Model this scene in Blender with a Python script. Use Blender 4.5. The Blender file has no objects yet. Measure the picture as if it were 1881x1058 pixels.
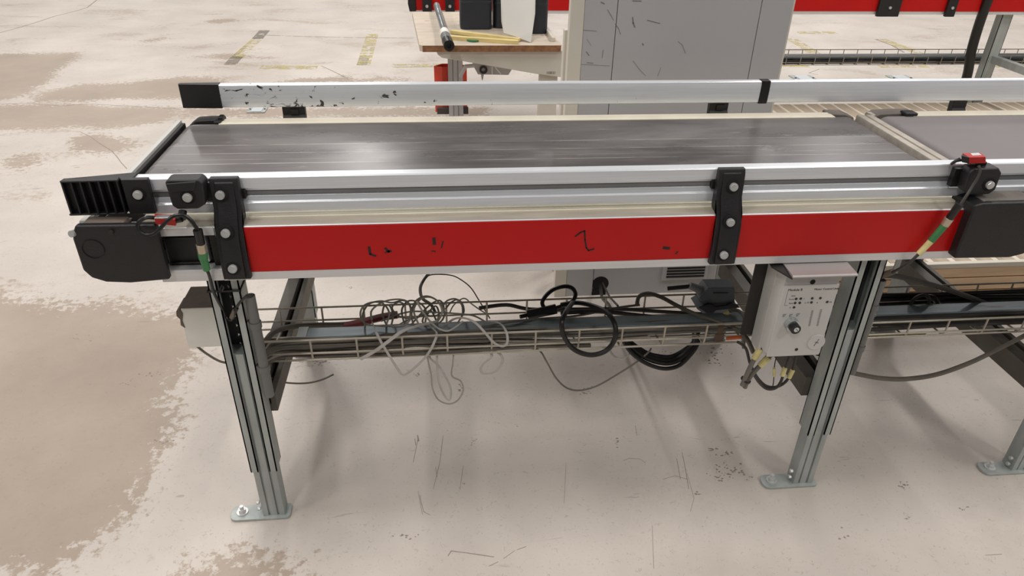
import bpy, math, random
import numpy as np
from mathutils import Vector, Matrix
random.seed(4)
SC = bpy.context.scene
COL = SC.collection
# ------------------------------------------------------------------ camera
CAM = np.array([.528, -1.1992, 1.3266]); YAW, PIT, ROL, FPX = .1072, .5391, .0221, 1314.58
cy, sy = math.cos(YAW), math.sin(YAW)
FW = np.array([sy*math.cos(PIT), cy*math.cos(PIT), -math.sin(PIT)])
_r = np.array([cy, -sy, 0.]); _u = np.cross(_r, FW)
RT = math.cos(ROL)*_r + math.sin(ROL)*_u
UP = -math.sin(ROL)*_r + math.cos(ROL)*_u
cd = bpy.data.cameras.new('camera'); cam = bpy.data.objects.new('camera', cd); COL.objects.link(cam)
cam.matrix_world = Matrix(((RT[0], UP[0], -FW[0], CAM[0]), (RT[1], UP[1], -FW[1], CAM[1]), (RT[2], UP[2], -FW[2], CAM[2]), (0, 0, 0, 1)))
cd.sensor_width = 36; cd.lens = FPX/1881*36; cd.clip_start = .02; cd.clip_end = 100
SC.camera = cam
# ------------------------------------------------------------------ light
SC.view_settings.view_transform = 'Standard'; SC.view_settings.look = 'None'
SC.view_settings.gamma = 1; SC.view_settings.use_curve_mapping = False
SC.view_settings.exposure = -0.30
wd = bpy.data.worlds.new('world'); SC.world = wd; wd.use_nodes = True
wd.node_tree.nodes['Background'].inputs[0].default_value = (1.0, .97, .95, 1)
wd.node_tree.nodes['Background'].inputs[1].default_value = .14
def area(name, loc, sx, sy_, power, col=(1, .962, .928)):
    l = bpy.data.lights.new(name, 'AREA'); l.shape = 'RECTANGLE'; l.size = sx; l.size_y = sy_; l.energy = power; l.color = col
    o = bpy.data.objects.new(name, l); o.location = loc; COL.objects.link(o); return o
for lx in (-6.2, -1.2, 3.9, 8.9):
    for ly in (-4, -0.2, 3.6, 7.6, 11.6, 15.6):
        area('ceiling_lamp', (lx, ly, 5.2), .35, 1.7, 108)

def at(u, v, **k):
    d = FW + (u-940.5)/FPX*RT - (v-529)/FPX*UP
    a, val = list(k.items())[0]; i = 'xyz'.index(a)
    return tuple(CAM + d*((val-CAM[i])/d[i]))
def lin(c):
    return tuple(((x/255)/12.92 if x <= 10 else ((x/255+.055)/1.055)**2.4) for x in c)
# ------------------------------------------------------------------ materials
def mat(name, rgb, rough=.5, metal=0., var=.0, scale=8., bump=0., bscale=60., spec=.5, stretch=(1, 1, 1), dirt=None, dscale=5., dthr=.62, rvar=0.):
    m = bpy.data.materials.new(name); m.use_nodes = True; nt = m.node_tree; N = nt.nodes; L = nt.links
    b = N['Principled BSDF']; b.inputs['Roughness'].default_value = rough; b.inputs['Metallic'].default_value = metal
    b.inputs['Specular IOR Level'].default_value = spec
    c = lin(rgb); b.inputs['Base Color'].default_value = (*c, 1)
    tc = N.new('ShaderNodeTexCoord'); mp = N.new('ShaderNodeMapping'); mp.inputs['Scale'].default_value = stretch
    L.new(tc.outputs['Object'], mp.inputs[0])
    col = None
    if var > 0:
        n = N.new('ShaderNodeTexNoise'); n.inputs['Scale'].default_value = scale; n.inputs['Detail'].default_value = 6
        L.new(mp.outputs[0], n.inputs['Vector'])
        r = N.new('ShaderNodeValToRGB'); e = r.color_ramp.elements
        e[0].position = .3; e[1].position = .7
        e[0].color = (*[x*(1-var) for x in c], 1); e[1].color = (*[min(1, x*(1+var)) for x in c], 1)
        L.new(n.outputs['Fac'], r.inputs[0]); col = r.outputs[0]
        if rvar:
            mr = N.new('ShaderNodeMapRange'); mr.inputs['To Min'].default_value = max(.02, rough-rvar); mr.inputs['To Max'].default_value = rough+rvar
            L.new(n.outputs['Fac'], mr.inputs['Value']); L.new(mr.outputs[0], b.inputs['Roughness'])
    if dirt:
        n = N.new('ShaderNodeTexNoise'); n.inputs['Scale'].default_value = dscale; n.inputs['Detail'].default_value = 8; n.inputs['Roughness'].default_value = .65
        L.new(mp.outputs[0], n.inputs['Vector'])
        r = N.new('ShaderNodeValToRGB'); e = r.color_ramp.elements; e[0].position = dthr; e[1].position = dthr+.06
        e[0].color = (0, 0, 0, 1); e[1].color = (1, 1, 1, 1); L.new(n.outputs['Fac'], r.inputs[0])
        mx = N.new('ShaderNodeMix'); mx.data_type = 'RGBA'; L.new(r.outputs[0], mx.inputs[0])
        if col: L.new(col, mx.inputs[6])
        else: mx.inputs[6].default_value = (*c, 1)
        mx.inputs[7].default_value = (*lin(dirt), 1); col = mx.outputs[2]
    if col: L.new(col, b.inputs['Base Color'])
    if bump > 0:
        n = N.new('ShaderNodeTexNoise'); n.inputs['Scale'].default_value = bscale; n.inputs['Detail'].default_value = 4
        L.new(mp.outputs[0], n.inputs['Vector'])
        bp = N.new('ShaderNodeBump'); bp.inputs['Strength'].default_value = bump; bp.inputs['Distance'].default_value = .002
        L.new(n.outputs['Fac'], bp.inputs['Height']); L.new(bp.outputs[0], b.inputs['Normal'])
    return m
M = {}
M['alu'] = mat('anodised_aluminium', (236, 240, 244), .33, .45, .05, 6, stretch=(1, 40, 40))
M['alu_frame'] = mat('brushed_aluminium', (222, 222, 222), .42, .4, .05, 6, stretch=(1, 30, 30))
M['alu_dusty'] = mat('dusty_aluminium', (178, 170, 158), .45, .35, .16, 9, stretch=(1, 6, 6), rvar=.12)
M['red'] = mat('red_panel_lacquer', (192, 12, 10), .42, 0, .07, 3, stretch=(1, 1, 1), spec=.35)
M['black'] = mat('black_plastic', (30, 29, 30), .5, 0, .12, 20, .25, 400)
M['black_gloss'] = mat('black_rubber', (20, 20, 20), .4, 0, .1, 20)
M['cream'] = mat('cream_plastic_strip', (226, 219, 200), .5, 0, .06, 12, stretch=(1, 1, 1), dirt=(140, 130, 115), dscale=30, dthr=.72)
M['galv'] = mat('galvanised_steel', (172, 178, 175), .5, .3, .16, 14, stretch=(2, 2, .5))
M['galv_in'] = mat('galvanised_inner', (168, 174, 172), .5, .3, .15, 14, stretch=(2, 2, .6))
M['galv_blue'] = mat('galvanised_trunking', (112, 122, 126), .42, .4, .18, 5, stretch=(1, 12, 12), dirt=(70, 68, 62), dscale=6, dthr=.6)
M['connector_grey'] = mat('blue_grey_connector', (138, 144, 150), .5, 0, .06, 12)
M['groove'] = mat('dark_rail_slot', (128, 128, 128), .6, .2, .1, 8)
M['dust_grey'] = mat('dusty_grey_cover', (112, 105, 98), .7, 0, .15, 25)
M['leg_back'] = mat('shaded_perforated_steel', (66, 70, 72), .6, .2, .15, 14)  # galvanised back wall, shade inside the channel painted into its dark colour
M['dark_steel'] = mat('dark_steel', (52, 50, 48), .55, .3, .2, 15)
M['grime'] = mat('grimy_steel_beam', (98, 93, 86), .55, .3, .2, 12)
M['bolt'] = mat('zinc_bolt', (208, 208, 206), .35, .5, .1, 90)
M['hole'] = mat('dark_recess', (10, 10, 10), .8)
M['grey_plastic'] = mat('grey_plastic_conduit', (112, 113, 111), .5, 0, .08, 10)
M['wire'] = mat('zinc_wire', (182, 175, 160), .45, .3, .15, 20)
M['box'] = mat('off_white_enclosure', (198, 197, 193), .5, 0, .04, 10, dirt=(170, 166, 158), dscale=14, dthr=.66)
M['whitebox'] = mat('dirty_white_steel', (242, 240, 230), .55, 0, .06, 12, dirt=(120, 108, 96), dscale=16, dthr=.68)
M['dust_brown'] = mat('dusty_brown_top', (116, 104, 93), .8, 0, .15, 25)
M['lilac'] = mat('grey_sheet_metal', (168, 162, 160), .45, .3, .05, 6)
M['ink'] = mat('printing_ink', (48, 46, 46), .6)
M['ink_soft'] = mat('printing_ink_grey', (112, 110, 108), .6)
M['marker'] = mat('marker_pen', (28, 18, 18), .5)
M['smudge'] = mat('scraped_smudge', (52, 22, 26), .6)
M['sensor_red'] = mat('sensor_red_plastic', (176, 30, 26), .45, 0, .08, 30)
M['label_white'] = mat('white_label', (205, 210, 212), .4)
M['green'] = mat('green_connector', (62, 128, 78), .45, 0, .12, 60)
M['yellow'] = mat('yellow_cable_label', (214, 202, 142), .5, 0, .15, 60)
M['brass'] = mat('nickel_connector', (190, 176, 156), .35, .6, .1, 60)
M['cable_grey'] = mat('grey_cable', (112, 107, 99), .5, 0, .12, 30)
M['cable_dark'] = mat('dark_cable', (58, 54, 50), .5, 0, .12, 30)
M['cable_brown'] = mat('dusty_grey_cable', (98, 92, 82), .55, 0, .15, 30)
M['cable_bundle'] = mat('pale_dusty_cable', (138, 131, 119), .5, 0, .12, 30)
M['cable_black'] = mat('black_cable', (24, 24, 24), .4, 0, .1, 30)
M['cable_white'] = mat('pale_grey_cable', (186, 184, 178), .45, 0, .1, 30)
M['cable_beige'] = mat('beige_flat_cable', (164, 160, 150), .45, 0, .12, 30)
M['panel'] = mat('grey_cabinet_panel', (180, 178, 178), .5, 0, .03, 2.5, dirt=(120, 118, 116), dscale=11, dthr=.73, stretch=(1.6, 1, .7))
M['panel_side'] = mat('pale_cabinet_side', (200, 196, 188), .5, 0, .04, 3)
M['cream_steel'] = mat('cream_painted_steel', (212, 206, 192), .5, 0, .04, 5, dirt=(150, 140, 126), dscale=14, dthr=.72)
M['scuff'] = mat('black_scuff', (118, 115, 113), .7)
M['scuff_dark'] = mat('dark_scuff', (58, 56, 54), .7)
M['bench_top'] = mat('worn_laminate', (206, 192, 174), .55, 0, .12, 9, stretch=(1, 3, 1), dirt=(150, 126, 100), dscale=9, dthr=.62)
M['chip'] = mat('chipboard_edge', (146, 104, 72), .8, 0, .3, 60, .3, 120)
M['bin'] = mat('dark_slate_plastic', (42, 46, 54), .5, 0, .1, 14)
M['paper'] = mat('white_paper', (236, 234, 228), .7, 0, .02, 5)
M['lath'] = mat('yellow_wood_lath', (226, 206, 142), .55, 0, .1, 20, stretch=(.3, 3, 3))
M['steel'] = mat('polished_steel', (190, 196, 196), .25, .8, .2, 12, stretch=(.6, 3, 3))
M['red_bin'] = mat('red_orange_plastic', (206, 62, 38), .45, 0, .08, 10)
M['dark_brown'] = mat('dark_brown_plastic', (72, 62, 58), .6)
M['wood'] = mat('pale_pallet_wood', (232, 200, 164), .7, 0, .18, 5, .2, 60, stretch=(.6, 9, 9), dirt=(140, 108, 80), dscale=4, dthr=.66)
M['wood_y'] = mat('pallet_slat_wood', (180, 164, 143), .7, 0, .15, 5, .2, 60, stretch=(9, .6, 9))
M['pale_wood'] = mat('pale_deck_base', (222, 212, 196), .7, 0, .05, 8)
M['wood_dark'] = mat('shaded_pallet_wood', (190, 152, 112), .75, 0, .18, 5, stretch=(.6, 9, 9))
M['floor_dark'] = mat('floor_stain', (148, 137, 128), .75, 0, .2, 30)
M['orange'] = mat('orange_cable_tie', (200, 96, 48), .6)
M['copper'] = mat('dirty_brown_bracket', (92, 74, 60), .6, .3, .3, 30)
M['maroon'] = mat('dark_red_sleeve', (110, 34, 32), .6, 0, .15, 20)

def belt_material():
    m = bpy.data.materials.new('scratched_grey_belt'); m.use_nodes = True; nt = m.node_tree; N = nt.nodes; L = nt.links
    b = N['Principled BSDF']; b.inputs['Specular IOR Level'].default_value = .38
    tc = N.new('ShaderNodeTexCoord'); sx = N.new('ShaderNodeSeparateXYZ'); L.new(tc.outputs['Object'], sx.inputs[0])
    n = N.new('ShaderNodeTexNoise'); n.inputs['Scale'].default_value = 5; n.inputs['Detail'].default_value = 8; n.inputs['Roughness'].default_value = .6
    mp = N.new('ShaderNodeMapping'); mp.inputs['Scale'].default_value = (.7, 2.6, 1); L.new(tc.outputs['Object'], mp.inputs[0]); L.new(mp.outputs[0], n.inputs['Vector'])
    r = N.new('ShaderNodeValToRGB'); e = r.color_ramp.elements; e[0].position = .34; e[1].position = .66
    e[0].color = (*lin((92, 88, 87)), 1); e[1].color = (*lin((116, 111, 110)), 1); L.new(n.outputs['Fac'], r.inputs[0])
    # pale specks
    n2 = N.new('ShaderNodeTexNoise'); n2.inputs['Scale'].default_value = 26; n2.inputs['Detail'].default_value = 6
    mp2 = N.new('ShaderNodeMapping'); mp2.inputs['Scale'].default_value = (.5, 1.8, 1); L.new(tc.outputs['Object'], mp2.inputs[0]); L.new(mp2.outputs[0], n2.inputs['Vector'])
    r2 = N.new('ShaderNodeValToRGB'); e = r2.color_ramp.elements; e[0].position = .66; e[1].position = .78; e[0].color = (0, 0, 0, 1); e[1].color = (.55, .55, .55, 1); L.new(n2.outputs['Fac'], r2.inputs[0])
    # long running scratches, at fixed positions across the belt
    brk = N.new('ShaderNodeTexNoise'); brk.inputs['Scale'].default_value = 9; brk.inputs['Detail'].default_value = 4
    mb = N.new('ShaderNodeMapping'); mb.inputs['Scale'].default_value = (1.2, 14, 1); L.new(tc.outputs['Object'], mb.inputs[0]); L.new(mb.outputs[0], brk.inputs['Vector'])
    acc = None
    for (yy, wdt, amp) in ((.3815, .0013, .9), (.3285, .0012, .85), (.291, .0009, .6), (.2665, .0015, 1.)):
        s = N.new('ShaderNodeMath'); s.operation = 'SUBTRACT'; L.new(sx.outputs[1], s.inputs[0]); s.inputs[1].default_value = yy-.28
        a = N.new('ShaderNodeMath'); a.operation = 'ABSOLUTE'; L.new(s.outputs[0], a.inputs[0])
        c = N.new('ShaderNodeMapRange'); c.inputs['From Min'].default_value = wdt*.5; c.inputs['From Max'].default_value = wdt*1.5; c.inputs['To Min'].default_value = amp; c.inputs['To Max'].default_value = 0
        L.new(a.outputs[0], c.inputs['Value'])
        if acc is None: acc = c.outputs[0]
        else:
            q = N.new('ShaderNodeMath'); q.operation = 'MAXIMUM'; L.new(acc, q.inputs[0]); L.new(c.outputs[0], q.inputs[1]); acc = q.outputs[0]
    br = N.new('ShaderNodeMapRange'); br.inputs['From Min'].default_value = .36; br.inputs['From Max'].default_value = .52; L.new(brk.outputs['Fac'], br.inputs['Value'])
    q = N.new('ShaderNodeMath'); q.operation = 'MULTIPLY'; L.new(acc, q.inputs[0]); L.new(br.outputs[0], q.inputs[1])
    q2 = N.new('ShaderNodeMath'); q2.operation = 'MAXIMUM'; L.new(q.outputs[0], q2.inputs[0]); L.new(r2.outputs[0], q2.inputs[1])
    mx = N.new('ShaderNodeMix'); mx.data_type = 'RGBA'; L.new(q2.outputs[0], mx.inputs[0]); L.new(r.outputs[0], mx.inputs[6]); mx.inputs[7].default_value = (*lin((176, 172, 166)), 1)
    # dark smears
    n3 = N.new('ShaderNodeTexNoise'); n3.inputs['Scale'].default_value = 3.2; n3.inputs['Detail'].default_value = 7; n3.inputs['Roughness'].default_value = .62
    L.new(mp.outputs[0], n3.inputs['Vector']); n3.inputs['Distortion'].default_value = .6
    r3 = N.new('ShaderNodeValToRGB'); e = r3.color_ramp.elements; e[0].position = .50; e[1].position = .70; e[0].color = (0, 0, 0, 1); e[1].color = (.85, .85, .85, 1)
    ax = N.new('ShaderNodeMath'); ax.operation = 'ABSOLUTE'; L.new(sx.outputs[0], ax.inputs[0])
    cx = N.new('ShaderNodeMapRange'); cx.inputs['From Min'].default_value = .25; cx.inputs['From Max'].default_value = .7; cx.inputs['To Min'].default_value = .13; cx.inputs['To Max'].default_value = -.12; L.new(ax.outputs[0], cx.inputs['Value'])
    ad = N.new('ShaderNodeMath'); L.new(n3.outputs['Fac'], ad.inputs[0]); L.new(cx.outputs[0], ad.inputs[1]); L.new(ad.outputs[0], r3.inputs[0])
    mx2 = N.new('ShaderNodeMix'); mx2.data_type = 'RGBA'; L.new(r3.outputs[0], mx2.inputs[0]); L.new(mx.outputs[2], mx2.inputs[6]); mx2.inputs[7].default_value = (*lin((66, 63, 63)), 1)
    L.new(mx2.outputs[2], b.inputs['Base Color'])
    rr = N.new('ShaderNodeMapRange'); rr.inputs['To Min'].default_value = .2; rr.inputs['To Max'].default_value = .38; L.new(n.outputs['Fac'], rr.inputs['Value']); L.new(rr.outputs[0], b.inputs['Roughness'])
    return m
M['belt'] = belt_material()
M['belt_plain'] = mat('matt_grey_belt', (122, 116, 116), .55, 0, .06, 4)

def rail_material():
    # anodised rail with scraped dark marks near its left end
    m = mat('scraped_aluminium_rail', (236, 240, 244), .33, .45, .05, 6, stretch=(1, 40, 40)); nt = m.node_tree; N = nt.nodes; L = nt.links
    b = N['Principled BSDF']; old = b.inputs['Base Color'].links[0].from_socket
    tc = N.new('ShaderNodeTexCoord'); sx = N.new('ShaderNodeSeparateXYZ'); L.new(tc.outputs['Object'], sx.inputs[0])
    n = N.new('ShaderNodeTexNoise'); n.inputs['Scale'].default_value = 34; n.inputs['Detail'].default_value = 5; n.inputs['Roughness'].default_value = .6; n.inputs['Distortion'].default_value = 1.2
    mp = N.new('ShaderNodeMapping'); mp.inputs['Scale'].default_value = (.8, 1, 1.2); L.new(tc.outputs['Object'], mp.inputs[0]); L.new(mp.outputs[0], n.inputs['Vector'])
    fx = N.new('ShaderNodeMapRange'); fx.inputs['From Min'].default_value = .14-.6; fx.inputs['From Max'].default_value = .62-.6; fx.inputs['To Min'].default_value = .095; fx.inputs['To Max'].default_value = -.03; L.new(sx.outputs[0], fx.inputs['Value'])
    fz = N.new('ShaderNodeMapRange'); fz.inputs['From Min'].default_value = .795-.79; fz.inputs['From Max'].default_value = .85-.79; fz.inputs['To Min'].default_value = .03; fz.inputs['To Max'].default_value = -.04; L.new(sx.outputs[2], fz.inputs['Value'])
    a = N.new('ShaderNodeMath'); L.new(n.outputs['Fac'], a.inputs[0]); L.new(fx.outputs[0], a.inputs[1])
    a2 = N.new('ShaderNodeMath'); L.new(a.outputs[0], a2.inputs[0]); L.new(fz.outputs[0], a2.inputs[1])
    r = N.new('ShaderNodeValToRGB'); e = r.color_ramp.elements; e[0].position = .68; e[1].position = .71; e[0].color = (0, 0, 0, 1); e[1].color = (1, 1, 1, 1); L.new(a2.outputs[0], r.inputs[0])
    mx = N.new('ShaderNodeMix'); mx.data_type = 'RGBA'; L.new(r.outputs[0], mx.inputs[0]); L.new(old, mx.inputs[6]); mx.inputs[7].default_value = (*lin((72, 68, 68)), 1)
    L.new(mx.outputs[2], b.inputs['Base Color']); return m
M['rail'] = rail_material()

# ------------------------------------------------------------------ mesh helpers
class MB:
    def __init__(s): s.v = []; s.f = []
    def add(s, vs, fs):
        o = len(s.v); s.v += [tuple(p) for p in vs]; s.f += [tuple(i+o for i in f) for f in fs]; return s
    def box(s, x0, x1, y0, y1, z0, z1):
        return s.add([(x0, y0, z0), (x1, y0, z0), (x1, y1, z0), (x0, y1, z0), (x0, y0, z1), (x1, y0, z1), (x1, y1, z1), (x0, y1, z1)],
                     [(0, 3, 2, 1), (4, 5, 6, 7), (0, 1, 5, 4), (1, 2, 6, 5), (2, 3, 7, 6), (3, 0, 4, 7)])
    def prism(s, poly, ax, a, b):
        def P(p, t):
            if ax == 'x': return (t, p[0], p[1])
            if ax == 'y': return (p[0], t, p[1])
            return (p[0], p[1], t)
        n = len(poly)
        A = sum(poly[i][0]*poly[(i+1) % n][1]-poly[(i+1) % n][0]*poly[i][1] for i in range(n))
        if (A > 0) != (ax != 'y'): poly = poly[::-1]
        vs = [P(p, a) for p in poly]+[P(p, b) for p in poly]
        fs = [tuple(range(n))[::-1], tuple(range(n, 2*n))]+[(i, (i+1) % n, n+(i+1) % n, n+i) for i in range(n)]
        return s.add(vs, fs)
    def hexa(s, q0, q1):   # two quads of four points (bottom ring, top ring)
        return s.add(list(q0)+list(q1), [(3, 2, 1, 0), (4, 5, 6, 7), (0, 1, 5, 4), (1, 2, 6, 5), (2, 3, 7, 6), (3, 0, 4, 7)])
    def cyl(s, p0, p1, r0, r1=None, n=12):
        r1 = r0 if r1 is None else r1
        p0 = Vector(p0); p1 = Vector(p1); d = (p1-p0).normalized(); a = d.orthogonal().normalized(); b = d.cross(a)
        vs = []
        for p, r in ((p0, r0), (p1, r1)):
            vs += [p+a*(r*math.cos(2*math.pi*i/n))+b*(r*math.sin(2*math.pi*i/n)) for i in range(n)]
        return s.add(vs, [tuple(range(n))[::-1], tuple(range(n, 2*n))]+[(i, (i+1) % n, n+(i+1) % n, n+i) for i in range(n)])
    def ring(s, c, d, ro, ri, h, n=20):
        c = Vector(c); d = Vector(d).normalized(); a = d.orthogonal().normalized(); b = d.cross(a); vs = []
        for (r, t) in ((ro, 0), (ro, h), (ri, h), (ri, 0)):
            vs += [c+d*t+a*(r*math.cos(2*math.pi*i/n))+b*(r*math.sin(2*math.pi*i/n)) for i in range(n)]
        fs = []
        for k in range(4):
            for i in range(n):
                fs.append((k*n+i, k*n+(i+1) % n, ((k+1) % 4)*n+(i+1) % n, ((k+1) % 4)*n+i))
        return s.add(vs, fs)
    def tube(s, path, r, n=8, flat=None):
        P = [Vector(p) for p in path]; vs = []; prev = None
        m = len(P)
        for i, p in enumerate(P):
            t = (P[min(i+1, m-1)]-P[max(i-1, 0)])
            t = t.normalized() if t.length > 1e-9 else Vector((1, 0, 0))
            if prev is None:
                a = t.orthogonal().normalized()
                if flat: a = (Vector((0, 1, 0))-t*t.y); a = a.normalized() if a.length > 1e-3 else t.orthogonal().normalized()
            else:
                if flat: prev = Vector((0, 1, 0))
                a = prev-t*prev.dot(t); a = a.normalized() if a.length > 1e-6 else t.orthogonal().normalized()
            prev = a; b = t.cross(a)
            ra, rb = (r, r) if not flat else flat
            vs += [p+a*(ra*math.cos(2*math.pi*k/n))+b*(rb*math.sin(2*math.pi*k/n)) for k in range(n)]
        fs = [tuple(range(n))[::-1], tuple(range((m-1)*n, m*n))]
        for i in range(m-1):
            fs += [(i*n+k, i*n+(k+1) % n, (i+1)*n+(k+1) % n, (i+1)*n+k) for k in range(n)]
        return s.add(vs, fs)
def smooth(pts, sub=6, closed=False):
    P = [Vector(p) for p in pts]; out = []
    n = len(P)
    for i in range(n-1):
        p0 = P[max(i-1, 0)]; p1 = P[i]; p2 = P[i+1]; p3 = P[min(i+2, n-1)]
        for k in range(sub):
            t = k/sub
            out.append(.5*((2*p1)+(p2-p0)*t+(2*p0-5*p1+4*p2-p3)*t*t+(3*p1-p0-3*p2+p3)*t**3))
    out.append(P[-1]); return out
OFF = {}
def obj(name, mb, m, parent=None, bevel=0., seg=2, ang=40, label=None, loc=None):
    off = Vector(loc) if loc is not None else (OFF[parent.name] if parent else Vector((0, 0, 0)))
    me = bpy.data.meshes.new(name)
    me.from_pydata([tuple(Vector(v)-off) for v in mb.v], [], mb.f); me.validate(); me.update()
    me.materials.append(M[m] if isinstance(m, str) else m)
    me.polygons.foreach_set('use_smooth', [True]*len(me.polygons))
    me.set_sharp_from_angle(angle=math.radians(ang))
    o = bpy.data.objects.new(name, me); COL.objects.link(o)
    if parent: o.parent = parent
    else: o.location = off
    OFF[o.name] = off
    if bevel > 0:
        b = o.modifiers.new('bevel', 'BEVEL'); b.width = bevel; b.segments = seg; b.limit_method = 'ANGLE'; b.angle_limit = math.radians(30); b.harden_normals = True
    if label: o['label'] = label
    return o
def tag(o, label, cat, group=None):
    o['label'] = label; o['category'] = cat
    if group: o['group'] = group
    return o
def thing(name, label, cat, loc=(0, 0, 0), group=None):
    o = bpy.data.objects.new(name, None); o.empty_display_size = .05; o.location = loc; COL.objects.link(o); OFF[o.name] = Vector(loc)
    return tag(o, label, cat, group)
def structure(name, mb, m, **k):
    o = obj(name, mb, m, **k); o['kind'] = 'structure'; return o
def ribbon(pts, w, y=None, z=None, h=.0005):
    # a thin raised stroke on a plane y = const (facing -y) or z = const (facing up)
    mb = MB()
    for a, b in zip(pts[:-1], pts[1:]):
        a = Vector(a); b = Vector(b); d = (b-a).normalized(); 
        nrm = Vector((0, -1, 0)) if y is not None else Vector((0, 0, 1))
        s = d.cross(nrm).normalized()*w/2; e = d*w*.3
        q = [a-e-s, b+e-s, b+e+s, a-e+s]
        mb.hexa(q, [p+nrm*h for p in q])
    return mb
def text_mesh(s, size, loc, rot, name, m, parent, shear=0., align='LEFT'):
    cu = bpy.data.curves.new(name, 'FONT'); cu.body = s; cu.size = size; cu.extrude = .00025; cu.shear = shear; cu.align_x = align
    cu.resolution_u = 3
    t = bpy.data.objects.new('tmp', cu); COL.objects.link(t)
    dg = bpy.context.evaluated_depsgraph_get(); me = bpy.data.meshes.new_from_object(t.evaluated_get(dg))
    bpy.data.objects.remove(t)
    mt = Matrix.Translation(Vector(loc)-OFF[parent.name]) @ rot
    me.transform(mt); me.materials.clear(); me.materials.append(M[m])
    o = bpy.data.objects.new(name, me); COL.objects.link(o); o.parent = parent; OFF[o.name] = OFF[parent.name]
    return o
RX90 = Matrix.Rotation(math.pi/2, 4, 'X')

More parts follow.
